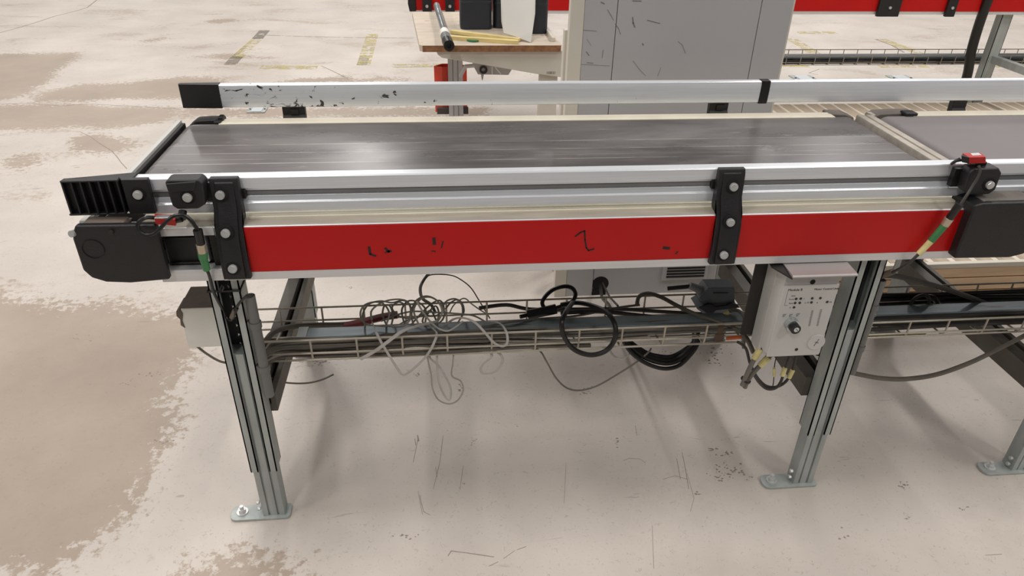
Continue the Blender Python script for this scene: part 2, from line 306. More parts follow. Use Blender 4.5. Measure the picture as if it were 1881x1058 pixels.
# ------------------------------------------------------------------ floor
def floor_build():
    x0, x1, y0, y1, st = -4., 7.5, -1.7, 9.5, .05
    nx = int((x1-x0)/st)+1; ny = int((y1-y0)/st)+1
    xs = np.linspace(x0, x1, nx); ys = np.linspace(y0, y1, ny)
    X, Y = np.meshgrid(xs, ys)
    def sd(poly):
        P = np.array(poly); n = len(P); d = np.full(X.shape, 1e9); inside = np.zeros(X.shape, bool)
        for i in range(n):
            a = P[i]; b = P[(i+1) % n]; e = b-a
            t = np.clip(((X-a[0])*e[0]+(Y-a[1])*e[1])/max(1e-9, e@e), 0, 1)
            d = np.minimum(d, np.hypot(X-a[0]-t*e[0], Y-a[1]-t*e[1]))
            c = ((a[1] > Y) != (b[1] > Y)) & (X < (b[0]-a[0])*(Y-a[1])/(b[1]-a[1]+1e-12)+a[0]); inside ^= c
        return np.where(inside, d, -d)
    def px(l): return [at(u, v, z=0)[:2] for u, v in l]
    bare = [
        px([(-300, 500), (0, 520), (60, 548), (190, 552), (330, 575), (385, 560), (400, 600), (372, 640), (352, 690), (330, 740), (338, 790), (300, 850), (262, 885), (245, 940), (175, 1010), (95, 1075), (-300, 1100)]),
        px([(290, 1080), (345, 1040), (420, 1022), (490, 1018), (560, 1040), (600, 1080)]),
        px([(-200, 100), (60, 98), (150, 95), (125, 125), (88, 150), (60, 170), (0, 185), (-200, 200)]),
        px([(60, 170), (140, 155), (230, 150), (330, 140), (420, 143), (430, 176), (330, 182), (200, 186), (60, 188)]),
        px([(-200, 205), (0, 192), (150, 190), (330, 196), (330, 212), (300, 232), (200, 238), (100, 238), (0, 238), (-200, 250)]),
        px([(330, 197), (900, 196), (900, 216), (330, 216)]),
        px([(500, 152), (560, 143), (640, 138), (660, 152)]), px([(640, 150), (690, 141), (760, 142), (760, 153)]),
        px([(340, 105), (420, 98), (520, 104), (500, 110), (400, 110)]), px([(240, 76), (300, 66), (330, 70), (270, 80)]), px([(360, 40), (420, 33), (450, 38), (400, 44)]),
        px([(500, 655), (560, 650), (640, 660), (600, 668), (520, 672)]),
        px([(130, 250), (200, 245), (262, 265), (200, 290), (140, 280)]), px([(0, 290), (60, 280), (100, 300), (40, 315), (0, 310)]),
    ]
    A = np.full(X.shape, -1.)
    for p in bare: A = np.maximum(A, np.clip(sd(p)/.35, -1, 1))
    Wm = np.clip((.15-X)/.5, 0, 1); Wm = np.maximum(Wm, np.clip((Y-1.6)/.8, 0, 1)*.8); Wm = np.maximum(Wm, .12)
    verts = np.stack([X.ravel(), Y.ravel(), np.zeros(X.size)], 1)
    idx = np.arange(nx*ny).reshape(ny, nx)
    F = np.stack([idx[:-1, :-1].ravel(), idx[:-1, 1:].ravel(), idx[1:, 1:].ravel(), idx[1:, :-1].ravel()], 1)
    me = bpy.data.meshes.new('floor'); me.from_pydata(verts.tolist(), [], F.tolist()); me.update()
    at_ = me.attributes.new('bare', 'FLOAT', 'POINT'); at_.data.foreach_set('value', A.ravel().astype(np.float32))
    at3 = me.attributes.new('wear', 'FLOAT', 'POINT'); at3.data.foreach_set('value', Wm.ravel().astype(np.float32))
    m = bpy.data.materials.new('worn_painted_concrete'); m.use_nodes = True; nt = m.node_tree; N = nt.nodes; L = nt.links
    b = N['Principled BSDF']
    tc = N.new('ShaderNodeTexCoord')
    def noise(sc, det, ro, stretch=(1, 1, 1), dist=0.):
        mp = N.new('ShaderNodeMapping'); mp.inputs['Scale'].default_value = stretch; L.new(tc.outputs['Object'], mp.inputs[0])
        n = N.new('ShaderNodeTexNoise'); n.inputs['Scale'].default_value = sc; n.inputs['Detail'].default_value = det; n.inputs['Roughness'].default_value = ro; n.inputs['Distortion'].default_value = dist
        L.new(mp.outputs[0], n.inputs['Vector']); return n.outputs['Fac']
    def math_(op, a, b_):
        n = N.new('ShaderNodeMath'); n.operation = op
        for i, x in enumerate((a, b_)):
            if isinstance(x, (int, float)): n.inputs[i].default_value = x
            else: L.new(x, n.inputs[i])
        return n.outputs[0]
    def ramp(x, p0, p1, c0=(0, 0, 0), c1=(1, 1, 1)):
        r = N.new('ShaderNodeValToRGB'); e = r.color_ramp.elements; e[0].position = p0; e[1].position = p1; e[0].color = (*c0, 1); e[1].color = (*c1, 1); L.new(x, r.inputs[0]); return r.outputs[0]
    def mix(f, a, b_):
        n = N.new('ShaderNodeMix'); n.data_type = 'RGBA'
        if isinstance(f, float): n.inputs[0].default_value = f
        else: L.new(f, n.inputs[0])
        for i, x in ((6, a), (7, b_)):
            if isinstance(x, tuple): n.inputs[i].default_value = (*x, 1)
            else: L.new(x, n.inputs[i])
        return n.outputs[2]
    at2 = N.new('ShaderNodeAttribute'); at2.attribute_name = 'bare'
    n1 = noise(3.2, 9, .62, (1, 1, 1), .3); n2 = noise(38, 6, .7)
    w = math_('ADD', math_('MULTIPLY', math_('SUBTRACT', n1, .5), .75), math_('MULTIPLY', math_('SUBTRACT', n2, .5), 1.25))
    s = math_('ADD', at2.outputs['Fac'], w)
    mask = ramp(s, -.02, .10)
    # thin worn places elsewhere, stretched along the aisle
    n3 = noise(2.6, 10, .66, (.55, 1.2, 1), .5)
    worn = ramp(math_('ADD', n3, math_('MULTIPLY', math_('SUBTRACT', n2, .5), .45)), .555, .66, c1=(.75, .75, .75))
    wa = N.new('ShaderNodeAttribute'); wa.attribute_name = 'wear'; worn = math_('MULTIPLY', worn, wa.outputs['Fac'])
    paint = ramp(noise(1.7, 8, .6), .35, .65, lin((195, 186, 177)), lin((212, 203, 194)))
    conc = ramp(noise(2.2, 8, .65), .3, .7, lin((162, 147, 133)), lin((180, 165, 150)))
    c = mix(mask, mix(worn, paint, conc), conc)
    # fine fibre-like scratches of the coating and small dark specks
    n4 = noise(90, 4, .6, (1, 1, 1), 1.5); c = mix(ramp(n4, .60, .68, c1=(.38, .38, .38)), c, lin((150, 138, 126)))
    n5 = noise(23, 5, .55, (1, 1, 1), .8); c = mix(ramp(n5, .735, .76, c1=(.6, .6, .6)), c, lin((96, 88, 82)))
    n6 = noise(16, 3, .5, (.35, 2.2, 1), 1.); c = mix(ramp(n6, .71, .74, c1=(.35, .35, .35)), c, lin((120, 110, 102)))
    L.new(c, b.inputs['Base Color'])
    ro = N.new('ShaderNodeMapRange'); ro.inputs['To Min'].default_value = .34; ro.inputs['To Max'].default_value = .58; L.new(n1, ro.inputs['Value']); L.new(ro.outputs[0], b.inputs['Roughness'])
    b.inputs['Specular IOR Level'].default_value = .35
    bp = N.new('ShaderNodeBump'); bp.inputs['Strength'].default_value = .15; bp.inputs['Distance'].default_value = .002; L.new(n2, bp.inputs['Height']); L.new(bp.outputs[0], b.inputs['Normal'])
    me.materials.append(m)
    o = bpy.data.objects.new('floor', me); COL.objects.link(o); o['kind'] = 'structure'; OFF['floor'] = Vector((0, 0, 0)); o['label'] = 'worn off-white painted concrete floor with bare tan patches'
    return o
floor = floor_build()
def worn_paint(name, rgb, thr):
    m = mat(name, rgb, .6, 0, .1, 12); nt = m.node_tree; N = nt.nodes; L = nt.links
    tc = N.new('ShaderNodeTexCoord'); n = N.new('ShaderNodeTexNoise'); n.inputs['Scale'].default_value = 14; n.inputs['Detail'].default_value = 8; n.inputs['Roughness'].default_value = .7
    L.new(tc.outputs['Object'], n.inputs['Vector']); r = N.new('ShaderNodeValToRGB'); e = r.color_ramp.elements
    e[0].position = thr; e[1].position = thr+.08; e[0].color = (0, 0, 0, 1); e[1].color = (.6, .6, .6, 1); L.new(n.outputs['Fac'], r.inputs[0]); L.new(r.outputs[0], N['Principled BSDF'].inputs['Alpha']); return m
M['line_yellow'] = worn_paint('worn_yellow_line_paint', (226, 212, 150), .46)
M['line_grey'] = worn_paint('worn_grey_line_paint', (160, 150, 140), .42)
def fl(name, pts, w, m, h=.0006):
    return obj(name, ribbon([at(u, v, z=0) for u, v in pts], w, z=0, h=h), m, floor)
fl('floor_marking', [(434, 106), (473, 71)], .09, 'line_yellow'); fl('floor_marking', [(473, 71), (485, 57)], .09, 'line_grey'); fl('floor_marking', [(424, 117), (434, 106)], .09, 'line_grey')
fl('floor_marking', [(668, 118), (684, 64)], .10, 'line_yellow'); fl('floor_marking', [(486, 124), (575, 124)], .10, 'line_yellow'); fl('floor_marking', [(728, 121), (815, 120)], .10, 'line_yellow')
fl('floor_marking', [(490, 65), (640, 69)], .012, 'line_grey'); fl('floor_marking', [(640, 69), (758, 70)], .012, 'line_grey')
fl('floor_marking', [(1440, 121), (1480, 121)], .07, 'line_yellow'); fl('floor_marking', [(1620, 122), (1700, 122)], .07, 'line_yellow'); fl('floor_marking', [(1455, 72), (1500, 100)], .1, 'line_yellow'); fl('floor_marking', [(1622, 73), (1690, 99)], .1, 'line_yellow'); fl('floor_marking', [(1470, 60), (1530, 60)], .1, 'line_yellow'); fl('floor_marking', [(1830, 122), (1860, 122)], .07, 'line_yellow')
for pts, w in (([(148, 243), (165, 250), (182, 263), (205, 277), (215, 288), (222, 298), (233, 310)], .004), ([(0, 60), (34, 51), (70, 40), (100, 30), (140, 20), (160, 14), (178, 0)], .012),
               ([(0, 191), (60, 190), (110, 194), (170, 191), (240, 195), (330, 200)], .004), ([(590, 121), (612, 131), (640, 145)], .008), ([(1608, 72), (1640, 84), (1660, 96)], .02)):
    obj('floor_crack', ribbon([at(u, v, z=0) for u, v in pts], w, z=0, h=.0004), 'floor_dark', floor)
for pts, w in (([(823, 1021), (829, 1012), (860, 1016), (880, 1019), (907, 1023)], .0032), ([(898, 1040), (915, 1032)], .0024), ([(925, 1026), (945, 1012)], .002), ([(950, 1010), (966, 1004)], .002),
               ([(1486, 134), (1505, 127)], .012), ([(1486, 134), (1502, 137)], .012),
               ([(767, 800), (769, 810)], .006), ([(762, 806), (764, 818)], .003), ([(768, 902), (772, 925), (776, 945)], .0016), ([(1036, 925), (1040, 850)], .0012), ([(1262, 870), (1275, 915), (1268, 940)], .0012),
               ([(1253, 831), (1259, 861), (1265, 898)], .0022), ([(814, 800), (808, 849), (796, 898)], .002), ([(768, 806), (759, 849)], .002), ([(771, 910), (778, 940), (790, 946)], .002), ([(851, 855), (845, 898)], .002), ([(1167, 782), (1170, 800)], .002), ([(1198, 965), (1201, 1044)], .0016), ([(1243, 842), (1250, 880)], .002), ([(800, 858), (803, 876)], .002),
               ([(1810, 1020), (1840, 1018)], .002), ([(1145, 846), (1155, 842), (1175, 843), (1186, 850)], .0016), ([(1218, 880), (1240, 874), (1262, 880)], .0016)):
    obj('scuff_mark', ribbon([at(u, v, z=0) for u, v in pts], w*.62, z=0, h=.0003), 'floor_dark', floor)

def blotch(u, v, w, h, n):
    # a cluster of small irregular dirt flecks lying on the floor
    mb = MB()
    for i in range(int(n*1.8)):
        a = at(u+random.gauss(0, w/2.4), v+random.gauss(0, h/2.4), z=0); r = random.uniform(.0010, .0042); k = 7; P = []
        for j in range(k):
            q = r*random.uniform(.45, 1.2); P.append((a[0]+q*math.cos(6.283*j/k), a[1]+.7*q*math.sin(6.283*j/k)))
        mb.prism(P, 'z', 0, .0003+.00003*i)
    obj('dirt_flecks', mb, 'floor_dark', floor)
for b_ in ((1310, 824, 18, 7, 7), (1332, 833, 22, 7, 9), (1335, 868, 44, 18, 26), (1661, 891, 16, 8, 8), (1132, 815, 8, 10, 5), (869, 811, 8, 8, 4), (282, 687, 22, 5, 6), (304, 811, 22, 5, 6), (646, 526, 12, 5, 5), (764, 688, 16, 5, 4), (1077, 719, 14, 8, 7), (1300, 590, 20, 40, 22), (1312, 650, 30, 30, 24), (1225, 650, 20, 8, 6), (590, 664, 24, 14, 16), (842, 716, 14, 10, 6), (1664, 952, 8, 4, 3), (1550, 985, 10, 30, 4), (1770, 936, 20, 8, 4), (140, 620, 30, 10, 4), (1280, 906, 10, 8, 3), (745, 985, 30, 6, 5), (230, 702, 20, 8, 4)):
    blotch(*b_)
# ------------------------------------------------------------------ conveyor parts
ZB = .770; XS = 1.600
def bolt(parent, p, d=(0, -1, 0), r=.0078, recess=.0125):
    p = Vector(p); d = Vector(d).normalized(); mb = MB()
    o = obj('bolt', MB().cyl(p-d*.001, p+d*.0048, r, n=16).cyl(p+d*.0048, p+d*.0058, r*.86, r*.8, n=6), 'bolt', parent, label='zinc hexagon bolt head')
    obj('recess', MB().ring(p-d*.0035, d, recess, r*1.02, .004, 18), 'hole', parent)
    return o
def perf_wall(mb, x0, x1, y0, y1, z0, z1, pitch, r, xc):
    # wall across x with a vertical row of round holes at xc
    z = z0; n = 12
    if True:
        while z+pitch <= z1+1e-6:
            c = (xc, z+pitch/2); h = pitch/2
            outer = []; inner = []
            for k in range(n):
                a = 2*math.pi*k/n; ca, sa = math.cos(a), math.sin(a); q = max(abs(ca), abs(sa)); outer.append((c[0]+h*ca/q, c[1]+h*sa/q)); inner.append((c[0]+r*ca, c[1]+r*sa))
            vs = [(p[0], y0, p[1]) for p in outer]+[(p[0], y0, p[1]) for p in inner]+[(p[0], y1, p[1]) for p in inner]+[(p[0], y1, p[1]) for p in outer]
            fs = []
            for k in range(n):
                k2 = (k+1) % n
                fs += [(k, k2, n+k2, n+k), (n+k, n+k2, 2*n+k2, 2*n+k), (2*n+k, 2*n+k2, 3*n+k2, 3*n+k)]
            mb.add(vs, fs); z += pitch
    h = pitch/2
    mb.box(x0, xc-h, y0, y1, z0, z); mb.box(xc+h, x1, y0, y1, z0, z)
    if z < z1: mb.box(x0, x1, y0, y1, z, z1)
def support_leg(root, x0, x1, y0, zb, ztop, zin, foot=(-.072, .008), facing=-1):
    """telescopic channel leg: perforated outer channel, inner strut, foot plate; y0 = its open face"""
    t = .0025; dp = .045; s = -facing
    Y = lambda a: y0+s*a
    def bx(mb, xa, xb, ya, yb, za, zc): mb.box(xa, xb, min(Y(ya), Y(yb)), max(Y(ya), Y(yb)), za, zc)
    o = MB()
    for xa in (x0, x1-t): bx(o, xa, xa+t, 0, dp, zb, ztop)
    bx(o, x0, x0+.0165, 0, t, zb, ztop); bx(o, x1-.0165, x1, 0, t, zb, ztop)
    bx(o, x0+.014, x0+.0165, 0, .011, zb, ztop); bx(o, x1-.0165, x1-.014, 0, .011, zb, ztop)
    bx(o, x0, x1, dp-t, dp, zb, zin)
    w_ = MB(); perf_wall(w_, x0+t, x1-t, min(Y(dp-t), Y(dp)), max(Y(dp-t), Y(dp)), zin, ztop, .0225, .0050, (x0+x1)/2+.004)
    L = obj('support_leg', o, 'galv', root, label='galvanised telescopic support leg')
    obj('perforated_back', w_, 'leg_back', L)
    w = MB(); a, b = x0+.004, x1-.004
    pr = [(a, Y(.004)), (a+.012, Y(.004)), (a+.013, Y(.009)), (a+.016, Y(.009)), (a+.017, Y(.005)), (b-.017, Y(.005)), (b-.016, Y(.009)), (b-.013, Y(.009)), (b-.012, Y(.004)), (b, Y(.004)), (b, Y(dp-.006)), (a, Y(dp-.006))]
    w.prism(pr, 'z', .004, zin); obj('inner_strut', w, 'galv_in', L)
    f = MB(); fx0, fx1 = x0+foot[0], x1+foot[1]; ya, yb = sorted((Y(-.004), Y(.040))); rr = .016; pl = []
    for (cx, cyy, a0) in ((fx1-rr*.6, yb-rr*.6, 0), (fx0+rr, yb-rr, 90), (fx0+rr, ya+rr, 180), (fx1-rr*.6, ya+rr*.6, 270)):
        r_ = rr if cx < (fx0+fx1)/2 else rr*.6
        pl += [(cx+r_*math.cos(math.radians(a0+q)), cyy+r_*math.sin(math.radians(a0+q))) for q in (0, 30, 60, 90)]
    f.prism(pl, 'z', 0, .007); obj('foot_plate', f, 'galv', L, bevel=.001)
    bxp = (fx0+.026, (ya+yb)/2+.001)
    obj('anchor_bolt', MB().cyl((*bxp, .007), (*bxp, .010), .013, n=18).cyl((*bxp, .010), (*bxp, .018), .0085, n=6).cyl((*bxp, .018), (*bxp, .027), .0045, n=10), 'bolt', L)
    sx = x0-.0015
    obj('side_screw', MB().cyl((sx, (ya+yb)/2-.004, .022), (sx-.006, (ya+yb)/2-.004, .022), .005, n=6).cyl((sx, (ya+yb)/2-.004, .042), (sx-.006, (ya+yb)/2-.004, .042), .005, n=6), 'bolt', L)
    return L
def cross_beam(root, x0, x1, z0, z1, ya=.045, yb=.62):
    xm = x0+(x1-x0)*.62
    p = [(x0, z0), (x1, z0), (x1, z1), (xm+.009, z1), (xm+.009, z1-.03), (xm-.004, z1-.03), (xm-.004, z1), (x0, z1)]
    return obj('cross_beam', MB().prism(p, 'y', ya, yb), 'grime', root, bevel=.0015)
def frame_profile(x0, x1, y0, sgn, top=.768):
    """aluminium side frame of the conveyor, outer face at y0"""
    Y = lambda a: y0+sgn*a
    p = [(Y(.0015), top), (Y(0), top-.0015), (Y(0), .7655), (Y(.002), .7655), (Y(.002), .677), (Y(-.0005), .677), (Y(-.0005), .6605), (Y(.031), .6605), (Y(.031), top)]
    return MB().prism(p, 'x', x0, x1)
BKT = [(.002, .8512), (-.013, .8512), (-.021, .842), (-.025, .800), (-.046, .752), (-.051, .700), (-.052, .672), (-.048, .667), (-.031, .667), (-.0305, .768), (.002, .768)]
def mounting_bracket(parent, x0, x1):
    br = MB().prism([(-.001, .8505), (-.012, .8505), (-.016, .840), (-.020, .798), (-.041, .750), (-.0445, .700), (-.045, .669), (-.031, .667), (-.0325, .768), (-.0045, .772), (-.001, .779)], 'x', x0, x1)
    o = obj('mounting_bracket', br, 'black', parent, bevel=.002)
    ins = .010
    rib = MB().prism([(-.010, .846), (-.0165, .843), (-.024, .798), (-.046, .750), (-.0505, .700), (-.051, .672), (-.044, .672), (-.040, .75), (-.019, .80), (-.014, .84)], 'x', x0+ins*.8, x1-ins*.8)
    obj('raised_face', rib, 'black', o, bevel=.003, seg=3)
    return o

# ================================================================== belt conveyor, left
cv = thing('belt_conveyor', 'long grey belt conveyor with red side panel marked by a handwritten numeral', 'conveyor', (.8, .28, 0))
rad = .028; pts = []
bx0, bx1 = -.086, 1.606
for a in range(90, 271, 20): pts.append((bx0+rad+rad*math.cos(math.radians(a)), ZB-rad+rad*math.sin(math.radians(a))))
for a in range(-90, 91, 20): pts.append((bx1-rad+rad*math.cos(math.radians(a)), ZB-rad+rad*math.sin(math.radians(a))))
b_ = obj('belt', MB().prism(pts, 'y', .030, .530), 'belt', cv); 
fp = obj('front_frame', frame_profile(.128, 1.536, -.032, 1), 'alu_frame', cv, bevel=.0008)
obj('ledge', MB().box(-.018, 1.56, -.0295, -.003, .7655, .7688), 'alu_dusty', cv, bevel=.0006, label='dusty aluminium ledge above the red panel')
obj('upper_rail', MB().box(-.018, .128, -.032, -.001, .752, .768), 'alu_frame', cv, bevel=.001)
obj('lower_rail', MB().box(.02, .128, -.032, -.005, .6605, .684), 'alu_frame', cv, bevel=.001)
rp = obj('red_panel', MB().box(.150, 1.5365, -.0334, -.030, .6775, .7652), 'red', cv, bevel=.0005)
yP = -.0334
def on_panel(l): return [at(u, v, y=yP) for u, v in l]
for s_ in ([(1057, 434), (1066, 427), (1074, 424)], [(1074, 424), (1074.5, 440), (1077, 455), (1081, 460)], [(1081, 460), (1091, 457)]):
    obj('handwritten_numeral', ribbon(on_panel(s_), .0028, y=yP), 'marker', rp)
for s_, w in (([(678, 454), (680, 466)], .005), ([(680, 467), (690, 470)], .004), ([(708, 456), (714, 462), (718, 461)], .005), ([(711, 462), (708, 464)], .003), ([(797, 438), (798, 448)], .006), ([(814, 443), (811, 455)], .0025), ([(793, 461), (800, 462)], .002), ([(1219, 455), (1229, 456)], .006), ([(1241, 466), (1245, 462)], .003)):
    obj('smudge', ribbon(on_panel(s_), w, y=yP, h=.0003), 'smudge', rp)
obj('front_side_strip', MB().box(.0, 1.575, -.0035, .034, .761, .7725), 'cream', cv, bevel=.001, label='cream plastic strip at the front belt edge')
obj('back_side_strip', MB().box(.0, 1.545, .526, .566, .761, .7722), 'cream', cv, bevel=.001, label='cream plastic strip at the back belt edge')
obj('back_frame', MB().prism([(.552, .663), (.582, .663), (.582, .768), (.552, .768)], 'x', -.02, 1.59), 'alu_dusty', cv, bevel=.002)
obj('end_cover', MB().prism([(-.092, .700), (-.080, .758), (-.060, .7725), (-.03, .7745), (.004, .7745), (.004, .70)], 'y', .552, .588), 'dark_steel', cv, bevel=.004, label='dusty corner cover at the back left end')
obj('belt_clip', MB().box(-.012, .004, .530, .556, .766, .776), 'black', cv, bevel=.002)
obj('belt_clip', MB().box(-.006, .006, .548, .572, .770, .782), 'black', cv, bevel=.003)
obj('corner_cover', MB().prism([(1.540, .70), (1.540, .7735), (1.585, .772), (1.612, .762), (1.618, .70)], 'y', .550, .590), 'dust_grey', cv, bevel=.004, label='dusty corner cover at the back right end')
obj('nose_bar', MB().prism([(-.106, .735), (-.106, .767), (-.104, .7725), (-.094, .7725), (-.094, .735)], 'y', -.004, .560), 'box', cv, bevel=.001)
obj('nose_gap', MB().box(-.094, -.086, -.002, .556, .735, .766), 'black_gloss', cv)
for xa, xb in ((1.612, 1.634), (1.6355, 1.6575)):
    obj('transfer_bar', MB().prism([(xa, .74), (xa, .768), (xa+.002, .7715), (xb-.003, .7715), (xb, .766), (xb, .74)], 'y', .005, .545), 'alu_dusty', cv, bevel=.001)
obj('bed_plate', MB().box(-.05, 1.59, -.001, .552, .668, .71), 'dark_steel', cv)
# drive unit at the left end
g = []
for u, v in ((133, 428), (133, 440), (143, 470), (152, 497), (168, 511), (195, 519), (240, 520.5), (312, 514), (302, 478), (288, 421), (285, 413), (137, 415)):
    p = at(u, v, y=-.05); g.append((p[0], p[2]))
gc = obj('gear_cover', MB().prism(g, 'y', -.050, -.036), 'black', cv, bevel=.004, seg=3)
obj('gear_body', MB().box(-.090, -.020, -.037, .012, .700, .7705), 'black', gc, bevel=.003)
c0 = at(171, 458, y=-.0505)
obj('cap_ring', MB().ring(c0, (0, -1, 0), .0185, .0172, .0008, 28), 'black_gloss', gc)
c0 = at(137, 428, y=-.045); obj('cover_screw', MB().cyl(c0, (c0[0]-.002, c0[1]-.008, c0[2]+.002), .006, n=10), 'bolt', gc)
c0 = at(205, 426, y=-.0505); obj('cover_screw', MB().cyl(c0, (c0[0], c0[1]-.004, c0[2]), .004, n=8), 'dark_steel', gc)
obj('cover_top', MB().prism([(-.092, .771), (-.088, .7785), (-.05, .7785), (-.022, .7775), (-.020, .7707), (-.090, .7707)], 'y', -.047, .0), 'dust_brown', cv, bevel=.002)
mb = MB().box(.030, .094, -.012, .02, .684, .756); mt = obj('drive_motor', mb, 'black', cv, bevel=.004)
for i in range(2):
    obj('motor_rib', MB().box(.036, .090, -.017, -.012, .742-.05*i-.004, .742-.05*i), 'black_gloss', mt, bevel=.001)
obj('motor_flange', MB().box(.095, .104, -.015, .02, .690, .748), 'alu_frame', mt, bevel=.002)
obj('motor_post', MB().box(.112, .130, -.018, .01, .684, .752), 'dark_steel', cv, bevel=.002)
obj('drive_cover', MB().prism([(1.523, .671), (1.640, .669), (1.668, .676), (1.684, .700), (1.684, .770), (1.660, .789), (1.540, .789), (1.523, .784)], 'y', -.054, .012), 'black', cv, bevel=.004, seg=3, label='black plastic cover over the right hand drive end')
obj('cover_top', MB().prism([(1.545, .7888), (1.655, .7888), (1.650, .7905), (1.550, .7905)], 'y', -.046, .008), 'dust_grey', cv)
support_leg(cv, .084, .141, .000, .150, .662, .468)
support_leg(cv, 1.368, 1.425, .000, .170, .662, .468)
support_leg(cv, .084, .141, .668, .150, .662, .468, foot=(-.03, .004), facing=1)
support_leg(cv, 1.368, 1.425, .668, .170, .662, .468, foot=(-.03, .004), facing=1)
cross_beam(cv, .100, .155, .285, .335); cross_beam(cv, 1.352, 1.41, .255, .31)

# ================================================================== belt conveyor, right
c2 = thing('belt_conveyor', 'second belt conveyor continuing past the gap, its matt grey belt cut by the right edge', 'conveyor', (2.1, .28, 0))
pts = []; bx0, bx1 = 1.664, 2.9
for a in range(90, 271, 20): pts.append((bx0+rad+rad*math.cos(math.radians(a)), ZB-rad+rad*math.sin(math.radians(a))))
for a in range(-90, 91, 20): pts.append((bx1-rad+rad*math.cos(math.radians(a)), ZB-rad+rad*math.sin(math.radians(a))))
obj('belt', MB().prism(pts, 'y', .030, .532), 'belt_plain', c2)
obj('back_side_strip', MB().box(1.76, 2.9, .528, .566, .761, .7722), 'cream', c2, bevel=.001)
obj('front_side_strip', MB().box(1.70, 2.9, -.0035, .034, .761, .7725), 'cream', c2, bevel=.001)
obj('corner_cover', MB().prism([(1.660, .70), (1.662, .764), (1.680, .772), (1.73, .774), (1.78, .7735), (1.78, .70)], 'y', .548, .590), 'dust_grey', c2, bevel=.004)
obj('belt_clip', MB().box(1.738, 1.772, .528, .558, .768, .779), 'black', c2, bevel=.003)
obj('back_frame', MB().box(1.66, 2.9, .552, .582, .663, .768), 'alu_dusty', c2, bevel=.002)
obj('drive_cover', MB().prism([(1.692, .70), (1.700, .78), (1.72, .792), (1.86, .792), (1.86, .672), (1.72, .672)], 'y', -.054, .012), 'black', c2, bevel=.004, seg=3)
obj('front_frame', frame_profile(1.86, 2.9, -.032, 1), 'alu_frame', c2, bevel=.0008)
obj('red_panel', MB().box(1.88, 2.9, -.0334, -.030, .6775, .7652), 'red', c2, bevel=.0005)
obj('bed_plate', MB().box(1.70, 2.9, -.001, .552, .668, .71), 'dark_steel', c2)
support_leg(c2, 1.952, 2.009, .000, .22, .662, .468); support_leg(c2, 1.952, 2.009, .668, .22, .662, .468, foot=(-.03, .004), facing=1)
cross_beam(c2, 1.935, 1.995, .235, .29)

# ================================================================== guide rails
gr = thing('guide_rail', 'aluminium guide rail along the front belt edge, grooved, with black ribbed end cap', 'guide rail', (.8, 0, .781))
RP = [(.0008, .8465), (-.0002, .845), (0, .826), (.003, .8225), (.0035, .8208), (.013, .8205), (.013, .8105), (.0045, .8100), (.002, .8005), (-.0015, .7985), (-.002, .784), (0, .781), (.020, .781), (.022, .784), (.022, .846), (.0205, .8476), (.002, .8476)]
obj('rail_profile', MB().prism(RP, 'x', .004, 2.9), 'alu', gr, bevel=.0006)
obj('rail_groove', MB().box(.006, 2.899, .0070, .0125, .8108, .8203), 'groove', gr, label='dark slot along the rail')
ec = MB()
ec.prism([(.030, -.012), (-.012, -.012), (-.022, .004), (-.109, -.004), (-.109, -.0005), (.0, .023), (.004, .023), (.004, -.0005), (.030, -.0005)], 'z', .787, .8505)   # solid back and bolt boss
ec.prism([(-.018, -.012), (-.108, -.014), (-.111, -.012), (-.109, .0), (-.02, .006)], 'z', .8475, .8505)
ec.prism([(-.018, -.012), (-.110, -.014), (-.113, -.012), (-.109, .0), (-.02, .006)], 'z', .787, .790)
e_ = obj('end_cap', ec, 'black', gr, bevel=.0012, label='black ribbed lead-in cap')
for i in range(7):
    xx = -.108+.0148*i; obj('rib', MB().box(xx-.0013, xx+.0013, -.0135, .001, .789, .849), 'black', e_)
bolt(gr, at(254, 357, y=-.0125))
for x0, x1, pp in ((.131, .179, ((405, 358, -.0215), (415, 428, -.0455), (428, 493, -.0515))), (1.031, 1.081, ((1347, 343, -.0215), (1341, 408, -.0455), (1329, 468, -.0515)))):
    br = mounting_bracket(gr, x0, x1)
    for u, v, yy in pp: bolt(br, at(u, v, y=yy), d=(0, -1, .16))
    obj('slot_block', MB().box(x0-.006, x1+.006, -.004, .010, .808, .8235), 'black_gloss', br, bevel=.001)
gb = thing('guide_rail', 'left aluminium guide rail behind the belt, scraped near its plain black end cap', 'guide rail', (.6, .594, .79))
BP = [(.604, .849), (.588, .849), (.585, .8475), (.5838, .840), (.5836, .828), (.5842, .812), (.5848, .800), (.5855, .795), (.588, .793), (.604, .793)]
obj('rail_profile', MB().prism(BP, 'x', -.002, 1.357), 'rail', gb, bevel=.0006)
obj('end_cap', MB().prism([(.0, .5825), (-.094, .588), (-.0965, .595), (-.094, .602), (.0, .605)], 'z', .7925, .8505), 'black', gb, bevel=.0012)
obj('rail_joint', MB().prism([(1.356, .5825), (1.379, .5825), (1.379, .605), (1.356, .605)], 'z', .7915, .8508), 'black_gloss', gb, bevel=.001)
for x0, x1 in ((.139, .194), (1.231, 1.281)):
    o = obj('mounting_bracket', MB().prism([(.592, .794), (.592, .772), (.586, .764), (.586, .70), (.606, .70), (.612, .794)], 'x', x0, x1), 'black', gb, bevel=.002)
    obj('bracket_slot', MB().box((x0+x1)/2-.008, (x0+x1)/2+.012, .588, .592, .774, .787), 'black_gloss', o)
gb2 = thing('guide_rail', 'right aluminium guide rail behind the second belt, beyond the black joint', 'guide rail', (2.1, .594, .79))
obj('rail_profile', MB().prism(BP, 'x', 1.380, 3.0), 'alu', gb2, bevel=.0006)
o = obj('mounting_bracket', MB().prism([(.592, .794), (.592, .772), (.586, .764), (.586, .70), (.606, .70), (.612, .794)], 'x', 1.909, 1.949), 'black', gb2, bevel=.002)

